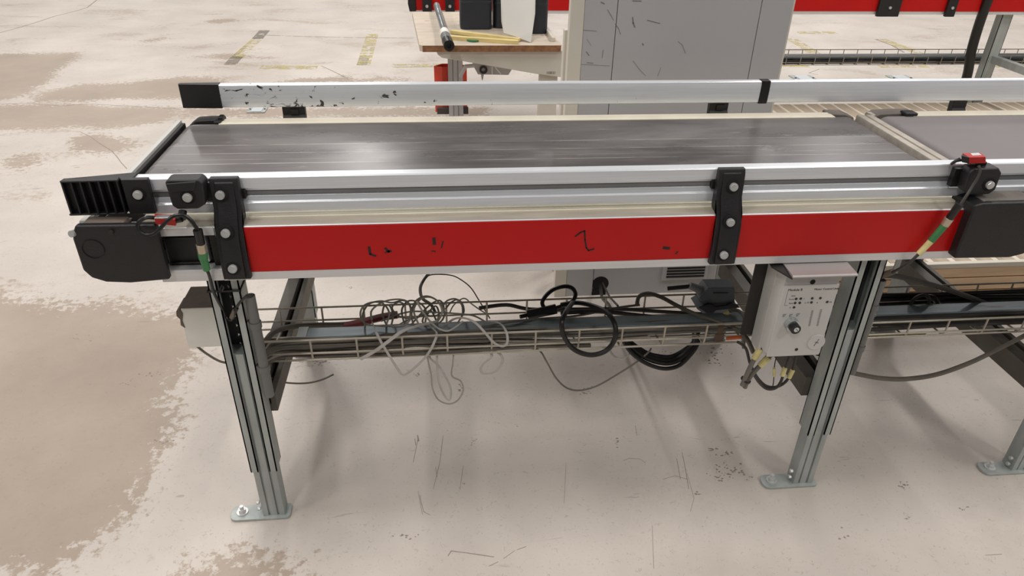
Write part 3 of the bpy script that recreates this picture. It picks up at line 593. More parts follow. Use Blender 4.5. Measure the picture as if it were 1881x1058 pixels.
# ================================================================== sensors
def sensor_holder(nm, label, cat, pts_front, yb, bolt_px, top):
    t = thing(nm, label, cat, (at(*pts_front[0], y=-.03)[0], -.02, .80))
    return t
s1 = thing('photoelectric_sensor', 'small red sensor hanging under a black holder beside the left end cap', 'sensor', (.096, -.02, .80))
hb = obj('holder', MB().prism([(.066, .8535), (.072, .857), (.121, .857), (.127, .850), (.124, .812), (.110, .8035), (.076, .8035), (.069, .81)], 'y', -.034, -.0028), 'black', s1, bevel=.004, seg=3)
obj('holder_ledge', MB().prism([(.068, .852), (.118, .855), (.110, .838), (.07, .836)], 'y', -.037, -.033), 'black', hb, bevel=.002)
bolt(hb, at(345, 362, y=-.0345))
obj('holder_clamp', MB().box(.122, .132, -.012, -.0005, .808, .842), 'black_gloss', hb)
sb = obj('sensor_body', MB().hexa([at(286, 412, y=-.052), at(323, 415, y=-.052), at(325, 412, y=-.034), at(288, 409, y=-.034)], [at(283, 400, y=-.052), at(322, 403, y=-.052), at(323, 394, y=-.034), at(284, 392, y=-.034)]), 'sensor_red', s1, bevel=.0012)
obj('lens_plate', MB().box(.042, .066, -.052, -.040, .7945, .7975), 'steel', sb, bevel=.001)
obj('sensor_arm', MB().cyl(at(336, 388, y=-.03), at(334, 402, y=-.042), .007, n=8).cyl(at(334, 402, y=-.042), at(323, 404, y=-.042), .006, n=8), 'black_gloss', s1)
cab = [at(283, 400, y=-.045), at(268, 400, y=-.055), at(255, 408, y=-.060), at(254, 420, y=-.062), at(264, 430, y=-.062), at(280, 430, y=-.062), at(294, 420, y=-.062), at(308, 405, y=-.062), at(322, 396, y=-.060), at(338, 396, y=-.058), at(350, 404, y=-.058), at(359, 416, y=-.057), at(364, 424, y=-.056)]
obj('cable', MB().tube(smooth(cab), .0034), 'cable_black', s1)
def conn(parent, a, b, r, m, nm='connector_sleeve'): return obj(nm, MB().cyl(a, b, r, r*.92, n=14), m, parent, bevel=.0008)
k = [at(363, 422, y=-.056), at(369, 448, y=-.054), at(372, 464, y=-.053), at(374, 476, y=-.052), at(380, 496, y=-.050)]
conn(s1, k[0], k[1], .0080, 'black_gloss'); conn(s1, k[1], k[2], .0085, 'brass', 'connector_nut'); conn(s1, k[2], k[3], .0085, 'green'); conn(s1, k[3], k[4], .0068, 'green')
cab = [k[4], at(384, 505, y=-.046), at(388, 520, y=-.035), at(392, 535, y=-.022), at(400, 552, y=-.012), at(408, 566, y=.002), at(414, 580, y=.008), at(424, 588, y=.000), at(430, 578, y=-.012), at(436, 566, y=-.014)]
obj('cable', MB().tube(smooth(cab), .0030), 'cable_black', s1)
obj('cable', MB().tube(smooth([at(428, 585, y=-.012), at(434, 566, y=-.012), at(444, 552, y=-.012), at(452, 545, y=-.010), at(460, 545, y=-.002)]), .0026), 'cable_dark', s1)
obj('cable_sleeve', MB().cyl(at(425, 584, y=-.012), at(431, 570, y=-.012), .0042, n=10), 'dust_brown', s1)
s2 = thing('photoelectric_sensor', 'small red sensor standing on a black holder above the right drive cover', 'sensor', (1.54, -.02, .80))
hb = obj('holder', MB().prism([(1.506, .842), (1.512, .850), (1.562, .851), (1.572, .840), (1.572, .806), (1.562, .7975), (1.522, .7965), (1.508, .808)], 'y', -.034, -.0028), 'black', s2, bevel=.004, seg=3)
obj('holder_clamp', MB().box(1.494, 1.508, -.012, -.0005, .806, .842), 'black_gloss', hb)
bolt(hb, at(1817, 339, y=-.0345))
obj('sensor_arm', MB().box(1.528, 1.545, -.020, -.012, .838, .858).cyl((1.530, -.024, .85), (1.522, -.028, .832), .005, n=8), 'black_gloss', s2, bevel=.001)
sb = obj('sensor_body', MB().hexa([at(1780, 301, y=-.030), at(1811, 300, y=-.030), at(1811, 297, y=-.004), at(1770, 297, y=-.004)], [at(1780, 289, y=-.030), at(1811, 288, y=-.030), at(1801, 280, y=-.004), at(1767, 281, y=-.004)]), 'sensor_red', s2, bevel=.0012)
obj('sensor_plug', MB().hexa([at(1767, 298, y=-.026), at(1780, 301, y=-.0305), at(1780, 300, y=-.018), at(1766, 297, y=-.014)], [at(1766, 286, y=-.026), at(1780, 289, y=-.0305), at(1779, 287, y=-.018), at(1766, 284, y=-.014)]), 'black_gloss', sb, bevel=.001)
tp = [at(1781, 282.5, y=-.007), at(1797, 281.5, y=-.007), at(1803, 285.5, y=-.020), at(1786, 286.5, y=-.020)]
obj('sticker', MB().hexa([(p[0], p[1], p[2]-.0004) for p in tp], [(p[0], p[1], p[2]+.001) for p in tp]), 'label_white', sb)
cab = [at(1768, 294, y=-.02), at(1757, 296, y=-.02), at(1748, 301, y=-.012), at(1752, 297, y=.002), at(1764, 291, y=.0)]
obj('cable', MB().tube(smooth(cab), .0024), 'cable_black', s2)
cab = [at(1797, 304, y=-.034), at(1800, 314, y=-.040), at(1796, 326, y=-.044), at(1786, 342, y=-.048), at(1775, 360, y=-.056), at(1764, 376, y=-.060)]
obj('cable', MB().tube(smooth(cab), .0028), 'cable_dark', s2)
k = [at(1764, 373, y=-.058), at(1744, 401, y=-.050), at(1735, 414, y=-.048), at(1729, 420, y=-.048), at(1710, 443, y=-.046), at(1687, 467, y=-.046)]
conn(s2, k[0], k[1], .0075, 'black_gloss'); conn(s2, k[1], k[2], .0085, 'brass', 'connector_nut'); conn(s2, k[2], k[4], .0072, 'green'); conn(s2, k[4], k[5], .0062, 'yellow', 'cable_label')
cab = [k[5], at(1672, 481, y=-.044), at(1655, 492, y=-.030), at(1640, 500, y=-.015), at(1625, 506, y=.01)]
obj('cable', MB().tube(smooth(cab), .003), 'cable_dark', s2)
obj('cable_sleeve', MB().cyl(at(1640, 499, y=-.014), at(1615, 508, y=.02), .0065, n=10), 'dust_brown', s2)

# ================================================================== motor control unit
cb = thing('motor_control_unit', 'off-white control box with key switch hanging under the conveyor by the second leg', 'control box', (1.245, -.015, .445))
bx = [(1.189, .640), (1.189, .458), (1.196, .449), (1.303, .441), (1.306, .452), (1.299, .640)]
obj('housing', MB().prism([(1.186, -.0005), (1.186, -.040), (1.190, -.047), (1.302, -.047), (1.304, -.040), (1.304, .020), (1.186, .020)], 'z', .452, .652), 'box', cb, bevel=.003)
fr = obj('front_plate', MB().box(1.189, 1.3035, -.050, -.046, .446, .6195), 'box', cb, bevel=.002)
obj('recessed_strip', MB().box(1.191, 1.3015, -.0485, -.046, .6195, .649), 'panel', cb, bevel=.001)
obj('top_flange', MB().box(1.183, 1.189, -.02, .02, .44, .66), 'box', cb, bevel=.001)
yF = -.0502
def onf(u, v): return at(u, v, y=yF)
c = at(1493, 518, y=-.0488); obj('fixing_hole', MB().cyl((c[0], -.0488, c[2]), (c[0], -.046, c[2]), .0055, n=16), 'hole', cb)
c = onf(1463, 642); obj('fixing_hole', MB().cyl((c[0], yF-.0003, c[2]), (c[0], -.046, c[2]), .0036, n=14), 'dark_steel', cb)
for u, v in ((1462.5, 549), (1471, 548.5), (1492, 548), (1507, 547.5), (1460.5, 556.5), (1469, 556.3), (1490.5, 555.5), (1519.5, 554.5), (1458.5, 564.5)):
    c = onf(u, v); obj('indicator', MB().cyl((c[0], yF-.0006, c[2]), (c[0], yF+.001, c[2]), .0027, n=14), 'ink', fr)
c = onf(1453, 594)
kk = obj('key_switch', MB().cyl((c[0], yF, c[2]), (c[0], yF-.012, c[2]), .0150, .0135, n=24), 'steel', cb, label='chrome ringed key switch')
obj('key_barrel', MB().cyl((c[0], yF-.012, c[2]), (c[0], yF-.023, c[2]), .0105, n=20), 'black_gloss', kk)
obj('key_disc', MB().cyl((c[0]+.001, yF-.023, c[2]), (c[0]+.001, yF-.0237, c[2]), .0055, n=16), 'steel', kk)
obj('key_slot', MB().hexa([(c[0]-.001, yF-.0237, c[2]+.002), (c[0]+.004, yF-.0237, c[2]-.003), (c[0]+.0048, yF-.0237, c[2]-.0022), (c[0]-.0002, yF-.0237, c[2]+.0028)], [(c[0]-.001, yF-.0243, c[2]+.002), (c[0]+.004, yF-.0243, c[2]-.003), (c[0]+.0048, yF-.0243, c[2]-.0022), (c[0]-.0002, yF-.0243, c[2]+.0028)]), 'ink', kk)
c = onf(1499, 628)
dial = obj('round_cover', MB().cyl((c[0], yF+.001, c[2]), (c[0], yF-.0025, c[2]), .0185, n=32), 'box', cb, bevel=.0006)
obj('screw_slot', ribbon([(c[0]-.004, yF-.0025, c[2]-.008), (c[0]+.003, yF-.0025, c[2]+.008)], .0009, y=1).add([], []), 'ink', dial)
obj('screw_slot', ribbon([(c[0]-.004, yF-.0025, c[2]+.0015), (c[0]+.004, yF-.0025, c[2]-.001)], .0009, y=1), 'ink', dial)
p = onf(1447, 535); text_mesh('Module 8', .0078, (p[0], yF, p[2]), RX90, 'printed_title', 'ink', fr)
p = onf(1497, 533); text_mesh('Motor Control Unit', .0062, (p[0]-.002, yF, p[2]), RX90, 'printed_title', 'ink', fr)
for (u, v, s_) in ((1453, 545, 'MCU'), (1449, 551, 'Power'), (1449, 558.5, 'Fault'), (1476, 550, '1'), (1478, 557.5, '2'), (1482, 557, '24'), (1500, 557, '0'), (1523, 556, 'Ok'), (1450, 566, 'A')):
    p = onf(u, v); text_mesh(s_, .0042, (p[0], yF, p[2]), RX90, 'printed_text', 'ink_soft', fr)
for u, v in ((1441, 579.5), (1453, 579.5), (1466, 578.5)):
    p = onf(u, v); mb = MB()
    for a_, b2 in (((-.003, .003), (.003, .003)), ((-.003, 0), (.002, .001)), ((-.003, -.003), (.001, -.002)), ((-.003, -.003), (-.003, .003))):
        r_ = ribbon([(p[0]+a_[0], yF, p[2]+a_[1]), (p[0]+b2[0], yF, p[2]+b2[1])], .0007, y=1, h=.0003); mb.add(r_.v, r_.f)
    obj('printed_symbol', mb, 'ink_soft', fr)
for u0, v0, u1, v1 in ((1492, 571, 1486, 598), (1508, 569, 1501, 598)):
    a_ = onf(u0, v0); b2 = onf(u1, v1); mb = MB()
    for k_ in range(14):
        t_ = k_/13; q = [a_[0]+(b2[0]-a_[0])*t_, a_[2]+(b2[2]-a_[2])*t_]
        r_ = ribbon([(q[0]-.0012, yF, q[1]), (q[0]+.0022, yF, q[1])], .0011, y=1, h=.0003); mb.add(r_.v, r_.f)
    obj('printed_text', mb, 'ink_soft', fr)
a_ = [onf(1447, 536.5), onf(1441, 561), onf(1447, 561)]
obj('printed_line', ribbon([(p[0], yF, p[2]) for p in a_], .0005, y=1, h=.0003), 'ink_soft', fr)
obj('drip_cover', MB().add([], []).prism([(-.076, .6535), (-.073, .6560), (-.0, .6605), (.0, .658), (-.0735, .6535), (-.0735, .651), (-.076, .651)], 'x', 1.187, 1.318), 'lilac', cb, bevel=.0006, label='folded grey sheet cover above the box')
obj('cover_flange', MB().hexa([(1.164, -.03, .650), (1.187, -.076, .648), (1.187, -.0, .656), (1.164, 0, .656)], [(1.164, -.03, .6525), (1.187, -.076, .6515), (1.187, -.0, .6585), (1.164, 0, .6585)]), 'dark_steel', cb)
obj('backing_plate', MB().box(1.158, 1.340, .021, .026, .455, .66), 'dark_steel', cb, bevel=.001, label='dark steel backing plate')
for dx in (0, .028, .060, .082):
    obj('cable_gland', MB().cyl((1.200+dx, -.018, .452), (1.200+dx, -.018, .434), .0085, .0075, n=10), 'box' if dx < .03 else 'dark_steel', cb, bevel=.001)

# ================================================================== conduits, white box on the left leg
for (pa, pb, y_, lab) in (((459, 543), (495, 726), 0.004, 'grey plastic conduit clipped to the right side of the front left leg'), ((1611, 514), (1571, 684), .030, 'grey plastic conduit clipped beside the leg under the control box')):
    a_ = Vector(at(*pa, y=y_)); b2 = Vector(at(*pb, y=y_)); b2.x = a_.x = (a_.x+b2.x)/2
    t = thing('cable_conduit', lab, 'conduit', tuple(b2))
    obj('tube', MB().ring(b2, a_-b2, .0098, .0078, (a_-b2).length, 18), 'grey_plastic', t)
    for f_ in (.26, .70):
        c = b2+(a_-b2)*f_; lg = -1
        obj('clip', MB().ring(c, (0, 0, 1), .0118, .0098, .014, 16).box(c.x-.024, c.x-.0105, c.y-.003, c.y+.008, c.z, c.z+.014), 'grey_plastic', t, bevel=.0006)
wb = thing('junction_box', 'dirty white box with a brown dusty top fixed behind the front left leg', 'box', (.03, .14, .423))
q = [(-.024, .06), (-.020, .10)]
body = [(-.0225, .423), (.085, .423), (.085, .521), (-.018, .521), (-.0235, .508), (-.020, .482), (-.0225, .45)]
obj('body', MB().prism(body, 'y', .100, .186), 'whitebox', wb, bevel=.002)
obj('top_cover', MB().box(-.020, .085, .102, .186, .5195, .5235), 'dust_brown', wb, bevel=.001)
obj('torn_edge', MB().prism([(-.026, .517), (-.018, .522), (-.014, .51), (-.019, .492), (-.017, .474), (-.0245, .482), (-.0225, .496), (-.028, .505)], 'y', .098, .15), 'dust_brown', wb, bevel=.001)

# ================================================================== cable trays
def cable_tray(label, x0, x1, x_first, dx, near, far, loc):
    """near/far: lists of (y, z) of the long wires; the rungs follow them"""
    t = thing('cable_tray', label, 'cable tray', loc)
    for y, z in near+far: obj('long_wire', MB().tube([(x0, y, z), (x1, y, z)], .0025, 6), 'wire', t)
    x = x_first; me = None
    prof = near+far[::-1]
    while x < x1:
        if me is None:
            o = obj('rung_wire', MB().tube([(x, y, z) for y, z in [(near[0][0], near[0][1])]+near[1:]+far[::-1]], .0025, 6), 'wire', t); me = o; xb = x
        else:
            o = me.copy(); COL.objects.link(o); o.location.x = me.location.x+(x-xb); o.parent = t
        x += dx
    return t
near = [(.130, .410), (.131, .374), (.135, .353), (.18, .347)]
far = [(.303, .386), (.302, .350), (.298, .330), (.25, .337)]
cable_tray('zinc wire mesh cable tray full of cables between the two legs', .075, 1.345, .125, .1005, near, far, (.7, .21, .334))
near2 = [(.130, .397), (.131, .362), (.135, .350), (.18, .346)]
far2 = [(.303, .387), (.302, .350), (.298, .334), (.25, .338)]
cable_tray('zinc wire mesh cable tray right of the control box', 1.440, 2.7, 1.535, .099, near2, far2, (2.0, .21, .334))
tr = thing('cable_trunking', 'dusty galvanised trunking lying inside the left cable tray', 'trunking', (.74, .225, .35))
obj('channel', MB().prism([(.186, .352), (.186, .376), (.188, .378), (.226, .378), (.228, .376), (.228, .352)], 'x', .185, 1.30), 'galv_blue', tr, bevel=.001)
obj('end_bracket', MB().box(.183, .205, .184, .230, .351, .380), 'galv', tr, bevel=.001)
tr2 = thing('cable_trunking', 'dark galvanised trunking lying inside the right cable tray', 'trunking', (2.0, .225, .35))
obj('channel', MB().prism([(.192, .350), (.192, .374), (.194, .376), (.232, .376), (.234, .374), (.234, .350)], 'x', 1.46, 2.7), 'galv_blue', tr2, bevel=.001)
obj('end_bracket', MB().box(1.570, 1.586, .190, .236, .349, .3785), 'galv', tr2, bevel=.001)

# ================================================================== cables
def cable(label, pts, r, m, group=None, n=8, flat=None, sub=6):
    P = smooth(pts, sub)
    o = obj('cable', MB().tube(P, r, n, flat), m, loc=tuple(P[len(P)//2])); tag(o, label, 'cable', group); return o
# bundle running along the near side of the left tray
G1 = 'grey cables bundled along the left cable tray'
LB = ('dust-brown cable', 'mid grey cable', 'pale dusty cable')
for i in range(20):
    y = .139+.0085*(i % 5); z0 = .360+.0085*(i//5)
    ph = random.random()*6; P = []
    xe = random.choice((.50, .62, .74, .86, 1.0)) if i < 16 else 1.3
    for j in range(9):
        x = .16+(xe-.16)*j/8
        P.append((x, y+.005*math.sin(ph+x*7), z0+.005*math.sin(ph*2+x*9)-.012*max(0, x-.5)+.012*max(0, .35-x)*math.sin(i*2.1)))
    P = [(.106-.004*(i % 3), .10+.012*(i % 5), .345+.010*(i % 5)), (.122, .118+.004*(i % 5), z0-.006)]+P
    cable('one '+LB[i % 3]+' of the bundle lying lengthwise in the left cable tray', P, .0034 if i % 3 else .0042, ('cable_brown', 'cable_grey', 'cable_bundle')[i % 3], G1)
cable('thick grey sheath bending into the left tray beside the conduit', [at(470, 660, y=.13), at(485, 632, y=.15), at(503, 610, y=.19), at(535, 600, y=.24), at(580, 597, y=.28), at(630, 596, y=.29), at(680, 590, y=.28)], .0065, 'cable_brown')
cable('dark red sleeve lying on the trunking in the left tray', [at(633, 599, y=.265), at(665, 592, y=.262), at(700, 583, y=.262), at(730, 578, y=.262)], .0100, 'maroon', flat=(.012, .008))
# tangle of pale thin cable
G2 = 'loops of tangled thin cable on the left tray'
LT = 'one loop of the tangled thin grey cable heaped over the left tray'
loops = [
    ([(737, 600), (690, 598), (668, 592), (662, 577), (668, 562), (685, 555), (704, 558), (715, 575), (710, 595)], .20, 'cable_beige'),
    ([(672, 600), (666, 580), (676, 560), (698, 553), (720, 556), (742, 552), (754, 565), (752, 590)], .22, 'cable_beige'),
    ([(683, 588), (682, 572), (694, 560), (712, 552), (735, 550), (750, 556), (756, 575), (745, 597), (720, 601)], .19, 'cable_beige'),
    ([(712, 600), (703, 580), (706, 562), (716, 562), (722, 580), (718, 600)], .23, 'cable_beige'),
    ([(760, 600), (756, 575), (764, 553), (782, 544), (800, 550), (814, 566), (816, 580), (808, 592), (790, 598)], .20, 'cable_beige'),
    ([(770, 598), (760, 570), (772, 550), (790, 546), (806, 556), (812, 575), (800, 596)], .18, 'cable_beige'),
    ([(765, 552), (775, 570), (790, 590), (805, 603), (822, 608), (838, 600), (850, 590)], .16, 'cable_white'),
    ([(700, 590), (730, 578), (760, 572), (800, 574), (840, 576), (870, 580), (890, 590)], .21, 'cable_beige'),
    ([(720, 605), (745, 590), (775, 580), (800, 580), (815, 568), (808, 552), (790, 560), (770, 580), (752, 600)], .24, 'cable_beige'),
    ([(815, 560), (822, 552), (836, 549), (848, 556), (852, 572), (844, 588), (835, 600)], .23, 'cable_beige'),
    ([(818, 568), (828, 556), (840, 551), (849, 562), (850, 580)], .25, 'cable_beige'),
    ([(745, 560), (732, 555), (720, 565), (732, 580), (760, 585), (782, 572), (770, 556), (750, 553), (738, 570), (744, 598)], .22, 'cable_beige'),
    ([(780, 605), (784, 580), (800, 562), (806, 580), (794, 600), (776, 590), (790, 570), (802, 590)], .22, 'cable_beige'),
]
LNAMES = ('leftmost tall loop', 'second loop from the left', 'wide arched loop left of centre', 'narrow upright loop inside the left arch', 'tallest round loop at the right', 'round loop inside the tallest right loop', 'pale strand leaving the tallest loop', 'long strand running level to the right', 'slack strand crossing low under the loops', 'small round loop standing apart at the far right', 'short arc inside the far right loop', 'knotted strand in the middle', 'upright twisted strand at the foot of the tallest loop')
for i, (l, y, m) in enumerate(loops):
    cable(LNAMES[i]+' of the cable tangle', [at(u, v, y=y+.012*math.sin(j*1.3+i)) for j, (u, v) in enumerate(l)], .0022, m, G2, flat=(.0011, .0023))
cable('pale flat cable looping down in a long V below the left tray', [at(684, 592, y=.17), at(690, 608, y=.13), at(700, 628, y=.119), at(716, 655, y=.118), at(732, 680, y=.118), at(739, 688, y=.118), at(748, 686, y=.118), at(770, 668, y=.118), at(786, 650, y=.119), at(797, 630, y=.121), at(802, 612, y=.14), at(790, 600, y=.17)], .0024, 'cable_white', flat=(.0012, .0030))
cable('broad pale strap of flat cable crossing the near tray wires', [at(662, 660, y=.118), at(690, 644, y=.117), at(712, 628, y=.117), at(740, 608, y=.122), at(770, 598, y=.150), at(805, 590, y=.18)], .0026, 'cable_white', flat=(.0012, .0042))
cable('long pale loop hanging lowest under the left tray', [at(785, 640, y=.145), at(786, 660, y=.13), at(792, 690, y=.125), at(795, 715, y=.12), at(806, 735, y=.118), at(826, 742, y=.117), at(842, 734, y=.118), at(851, 716, y=.12), at(846, 700, y=.125), at(830, 690, y=.13), at(832, 665, y=.14), at(834, 640, y=.15)], .0019, 'cable_beige')
cable('narrow inner loop hanging under the left tray', [at(803, 640, y=.15), at(803, 665, y=.145), at(806, 700, y=.14), at(816, 726, y=.138), at(826, 735, y=.137), at(828, 715, y=.138), at(820, 695, y=.14), at(806, 672, y=.145), at(790, 658, y=.15), at(788, 642, y=.155)], .0019, 'cable_white', flat=(.0012, .0026))
cable('small pale loop hanging under the tray right of the long loops', [at(896, 640, y=.15), at(918, 650, y=.145), at(923, 664, y=.142), at(910, 682, y=.14), at(890, 686, y=.139), at(883, 680, y=.14), at(888, 668, y=.143), at(903, 655, y=.147), at(898, 642, y=.15)], .0019, 'cable_white', flat=(.0012, .0030))
cable('pale cable loop drooping over the near tray wires', [at(810, 606, y=.19), at(830, 588, y=.17), at(850, 584, y=.15), at(872, 592, y=.13), at(890, 610, y=.122), at(908, 630, y=.118), at(924, 636, y=.117), at(932, 628, y=.118), at(930, 610, y=.122), at(918, 594, y=.15), at(896, 590, y=.18), at(880, 600, y=.2)], .0022, 'cable_white', flat=(.0012, .0030))
cable('thin pale loop standing up behind the tangle to the far side', [at(826, 575, y=.30), at(834, 560, y=.31), at(852, 548, y=.32), at(866, 558, y=.32), at(880, 568, y=.32), at(896, 578, y=.31)], .0017, 'cable_beige')
cable('dark thin cable arching from under the frame down to the tray', [at(788, 502, y=.40), at(778, 515, y=.38), at(772, 530, y=.35), at(776, 548, y=.31), at(792, 560, y=.28), at(800, 575, y=.26)], .0040, 'cable_grey')
cable('very thin dark wire curving right from under the frame to the tray', [at(776, 520, y=.36), at(784, 508, y=.37), at(800, 504, y=.37), at(830, 506, y=.37), at(850, 516, y=.37), at(866, 530, y=.36), at(880, 552, y=.34), at(900, 585, y=.30)], .0015, 'cable_dark')
cable('thin grey cable sagging in one long bow under the tray', [at(930, 637, y=.17), at(975, 639, y=.165), at(992, 645, y=.16), at(1004, 664, y=.155), at(1022, 695, y=.15), at(1042, 713, y=.15), at(1066, 717, y=.15), at(1096, 709, y=.15), at(1130, 690, y=.155), at(1165, 668, y=.16), at(1190, 648, y=.165), at(1196, 640, y=.175)], .0022, 'cable_grey')
cable('thin grey cable end drooping to the floor right of the left leg', [at(488, 690, y=.10), at(520, 702, y=.13), at(560, 704, y=.17), at(590, 698, y=.21), at(612, 688, y=.25)], .0022, 'cable_grey')
cable('thin grey cable dropping from the junction box behind the left leg', [at(362, 636, y=.13), at(380, 650, y=.12), at(405, 664, y=.11), at(430, 668, y=.10)], .0026, 'cable_grey')
# black cables
LK = 'large black cable loop hanging over the near tray wires'
cable(LK, [at(1052, 556, y=.24), at(1040, 572, y=.16), at(1032, 590, y=.125), at(1034, 612, y=.117), at(1046, 634, y=.116), at(1064, 647, y=.116), at(1088, 652, y=.116), at(1112, 645, y=.116), at(1127, 628, y=.117), at(1131, 608, y=.12), at(1126, 588, y=.14), at(1112, 572, y=.18), at(1090, 562, y=.22), at(1060, 556, y=.25), at(1030, 560, y=.26)], .0058, 'cable_black')
cable('black cable looping up behind the large hanging loop', [at(955, 582, y=.26), at(985, 575, y=.27), at(1020, 566, y=.28), at(1048, 556, y=.28), at(1057, 542, y=.29), at(1052, 530, y=.29), at(1038, 526, y=.29), at(1018, 531, y=.29), at(1003, 543, y=.28), at(996, 556, y=.27), at(1000, 566, y=.26)], .0052, 'cable_black')
cable('thick black plug lead lying on the tray left of the black loop', [at(970, 578, y=.255), at(1000, 572, y=.25), at(1022, 567, y=.25)], .0125, 'cable_black')
for i, nm in enumerate(('outermost, lowest hanging', 'second', 'third', 'innermost')):
    w = (0, 3.2, 5.2, 7.4)[i]
    cable(nm+' turn of the black coil under the left tray', [at(1146+w*1.6, 628, y=.17+.008*i), at(1160+w*1.8, 648-w*1.2, y=.16+.008*i), at(1186+w*1.2, 667-2.2*w, y=.155+.008*i), at(1218+w, 677-2.9*w, y=.15+.008*i), at(1246-w*.3, 672-2.9*w, y=.155+.008*i), at(1268-w, 652-1.6*w, y=.16+.008*i), at(1281-w, 632-.5*w, y=.17+.008*i), at(1282-w, 610, y=.19+.008*i)], .0052, 'cable_black', 'turns of the black cable coil')
cable('white cable loop showing beside the black coil under the tray', [at(1118, 640, y=.19), at(1128, 655, y=.18), at(1143, 659, y=.178), at(1156, 650, y=.18), at(1160, 638, y=.19)], .0026, 'cable_white')
cable('grey cable rising from the tray and running right to the control box', [at(1170, 560, y=.27), at(1174, 545, y=.27), at(1190, 539, y=.26), at(1215, 546, y=.24), at(1245, 562, y=.22), at(1280, 578, y=.20), at(1320, 592, y=.17), at(1355, 606, y=.14), at(1372, 622, y=.10), at(1384, 648, y=.08)], .0052, 'cable_brown')
cable('straight dark cable lying in the tray behind the black loop', [at(1030, 575, y=.255), at(1100, 572, y=.26), at(1180, 580, y=.26), at(1260, 588, y=.25), at(1330, 590, y=.24)], .0055, 'cable_dark')
cable('second straight dark cable along the far tray side', [at(880, 566, y=.305), at(930, 560, y=.315), at(975, 568, y=.31), at(1060, 568, y=.30), at(1140, 568, y=.295), at(1240, 574, y=.29), at(1350, 580, y=.28)], .0050, 'cable_dark')
cable('pale thin cable lying along the trunking behind the black loop', [at(870, 606, y=.20), at(930, 592, y=.21), at(990, 586, y=.23), at(1060, 580, y=.25), at(1130, 566, y=.27), at(1175, 560, y=.275)], .0030, 'cable_grey')
cable('black cable pair hanging out of the round hole of the grey cabinet', [at(1103, 521, y=.93), at(1104, 535, y=.80), at(1107, 548, y=.60), at(1118, 560, y=.40), at(1124, 575, y=.28)], .0050, 'cable_black')
cable('thin dark cable beside the black pair below the cabinet hole', [at(1107, 520, y=.93), at(1112, 530, y=.82), at(1120, 545, y=.62), at(1135, 562, y=.38)], .0032, 'cable_dark')
# yellow-labelled sensor leads under the control box
for i, (a_, pts_, lab) in enumerate((
    (((1396, 640), (1386, 659)), [(1400, 634), (1391, 650), (1380, 670), (1370, 692), (1363, 708)], 'leftmost yellow-labelled lead under the control box'),
    (((1412, 656), (1396, 672)), [(1418, 650), (1404, 664), (1386, 682), (1374, 698), (1368, 712)], 'second yellow-labelled lead under the control box, bent to the left'),
    (((1442, 676), (1437, 690)), [(1452, 650), (1446, 666), (1440, 684), (1434, 702), (1424, 713), (1408, 714), (1394, 702), (1384, 686)], 'yellow-labelled lead curling in a bow under the control box'),
    (((1456, 680), (1449, 694)), [(1462, 654), (1458, 672), (1451, 690), (1440, 704), (1424, 711), (1406, 708), (1390, 692), (1378, 668), (1370, 640), (1355, 628)], 'rightmost lead curling under the control box up to the tray'),
    (((1422, 676), (1422, 691)), [(1428, 652), (1424, 664), (1422, 680), (1421, 700), (1419, 712)], 'lead with a pale yellow tag hanging straight below the control box'))):
    y = -.012+.006*i
    t = thing('sensor_lead', lab, 'cable', at(*pts_[-1], y=y))
    rr_ = .0052 if i < 2 else (.0012 if i == 4 else .0032)
    obj('cable', MB().tube(smooth([at(u, v, y=y) for u, v in pts_]), rr_, 8), 'cable_grey' if i < 2 else 'cable_dark', t)
    a0, a1 = Vector(at(*a_[0], y=y-.003)), Vector(at(*a_[1], y=y-.003))
    obj('cable_label', MB().cyl(a0, a1, rr_+.0022, n=10), 'yellow', t, bevel=.0006)
t = thing('cable_tie', 'black cable tie around the two leads left of the control box', 'cable tie', at(1368, 697, y=-.012))
obj('band', MB().ring(at(1369, 699, y=-.008), (.35, 0, .9), .0115, .0098, .004, 16), 'cable_black', t)
t = thing('cable_tie', 'black cable tie around the top of the front left leg', 'cable tie', at(405, 535, y=-.005))
obj('band', MB().box(.0815, .1435, -.0035, -.0008, .6185, .6225).box(.0815, .0838, -.0035, .046, .6185, .6225).box(.1412, .1435, -.0035, .046, .6185, .6225), 'cable_black', t, bevel=.0005)
obj('tail', MB().tube(smooth([at(404, 533, y=-.004), at(408, 524, y=-.012), at(411, 528, y=-.012), at(408, 534, y=-.006)]), .0016, 6), 'cable_black', t)
# connector housing and its yellow tag
ch = thing('plug_connector', 'heavy grey multi-pole plug connector standing in the tray left of the control box', 'connector', at(1315, 575, y=.27))
yC = .27
def pc(l): return [(at(u, v, y=yC)[0], at(u, v, y=yC)[2]) for u, v in l]
obj('hood', MB().prism(pc([(1284, 548), (1301, 529), (1350, 528), (1350, 559), (1292, 560)]), 'y', yC, yC+.045), 'connector_grey', ch, bevel=.002)
obj('base', MB().prism(pc([(1279, 566), (1290, 560), (1352, 557), (1354, 577), (1345, 581), (1298, 580)]), 'y', yC-.004, yC+.05), 'connector_grey', ch, bevel=.002)
obj('locking_lever', MB().prism(pc([(1282, 562), (1300, 555), (1308, 556), (1312, 560), (1332, 558), (1340, 554), (1351, 556), (1358, 562), (1350, 563), (1338, 565), (1314, 567), (1308, 572), (1296, 572)]), 'y', yC-.008, yC-.004), 'bin', ch, bevel=.001)
obj('lid_line', MB().prism(pc([(1310, 537), (1338, 537), (1338, 538.2), (1310, 538.2)]), 'y', yC-.001, yC), 'dark_steel', ch)
obj('cable_gland', MB().cyl(at(1294, 535, y=yC+.02), at(1266, 524, y=yC+.02), .012, .009, n=12), 'panel', ch, bevel=.001)
obj('cable_stub', MB().cyl(at(1268, 526, y=yC+.02), at(1226, 530, y=yC+.03), .0055, n=8), 'cable_dark', ch)
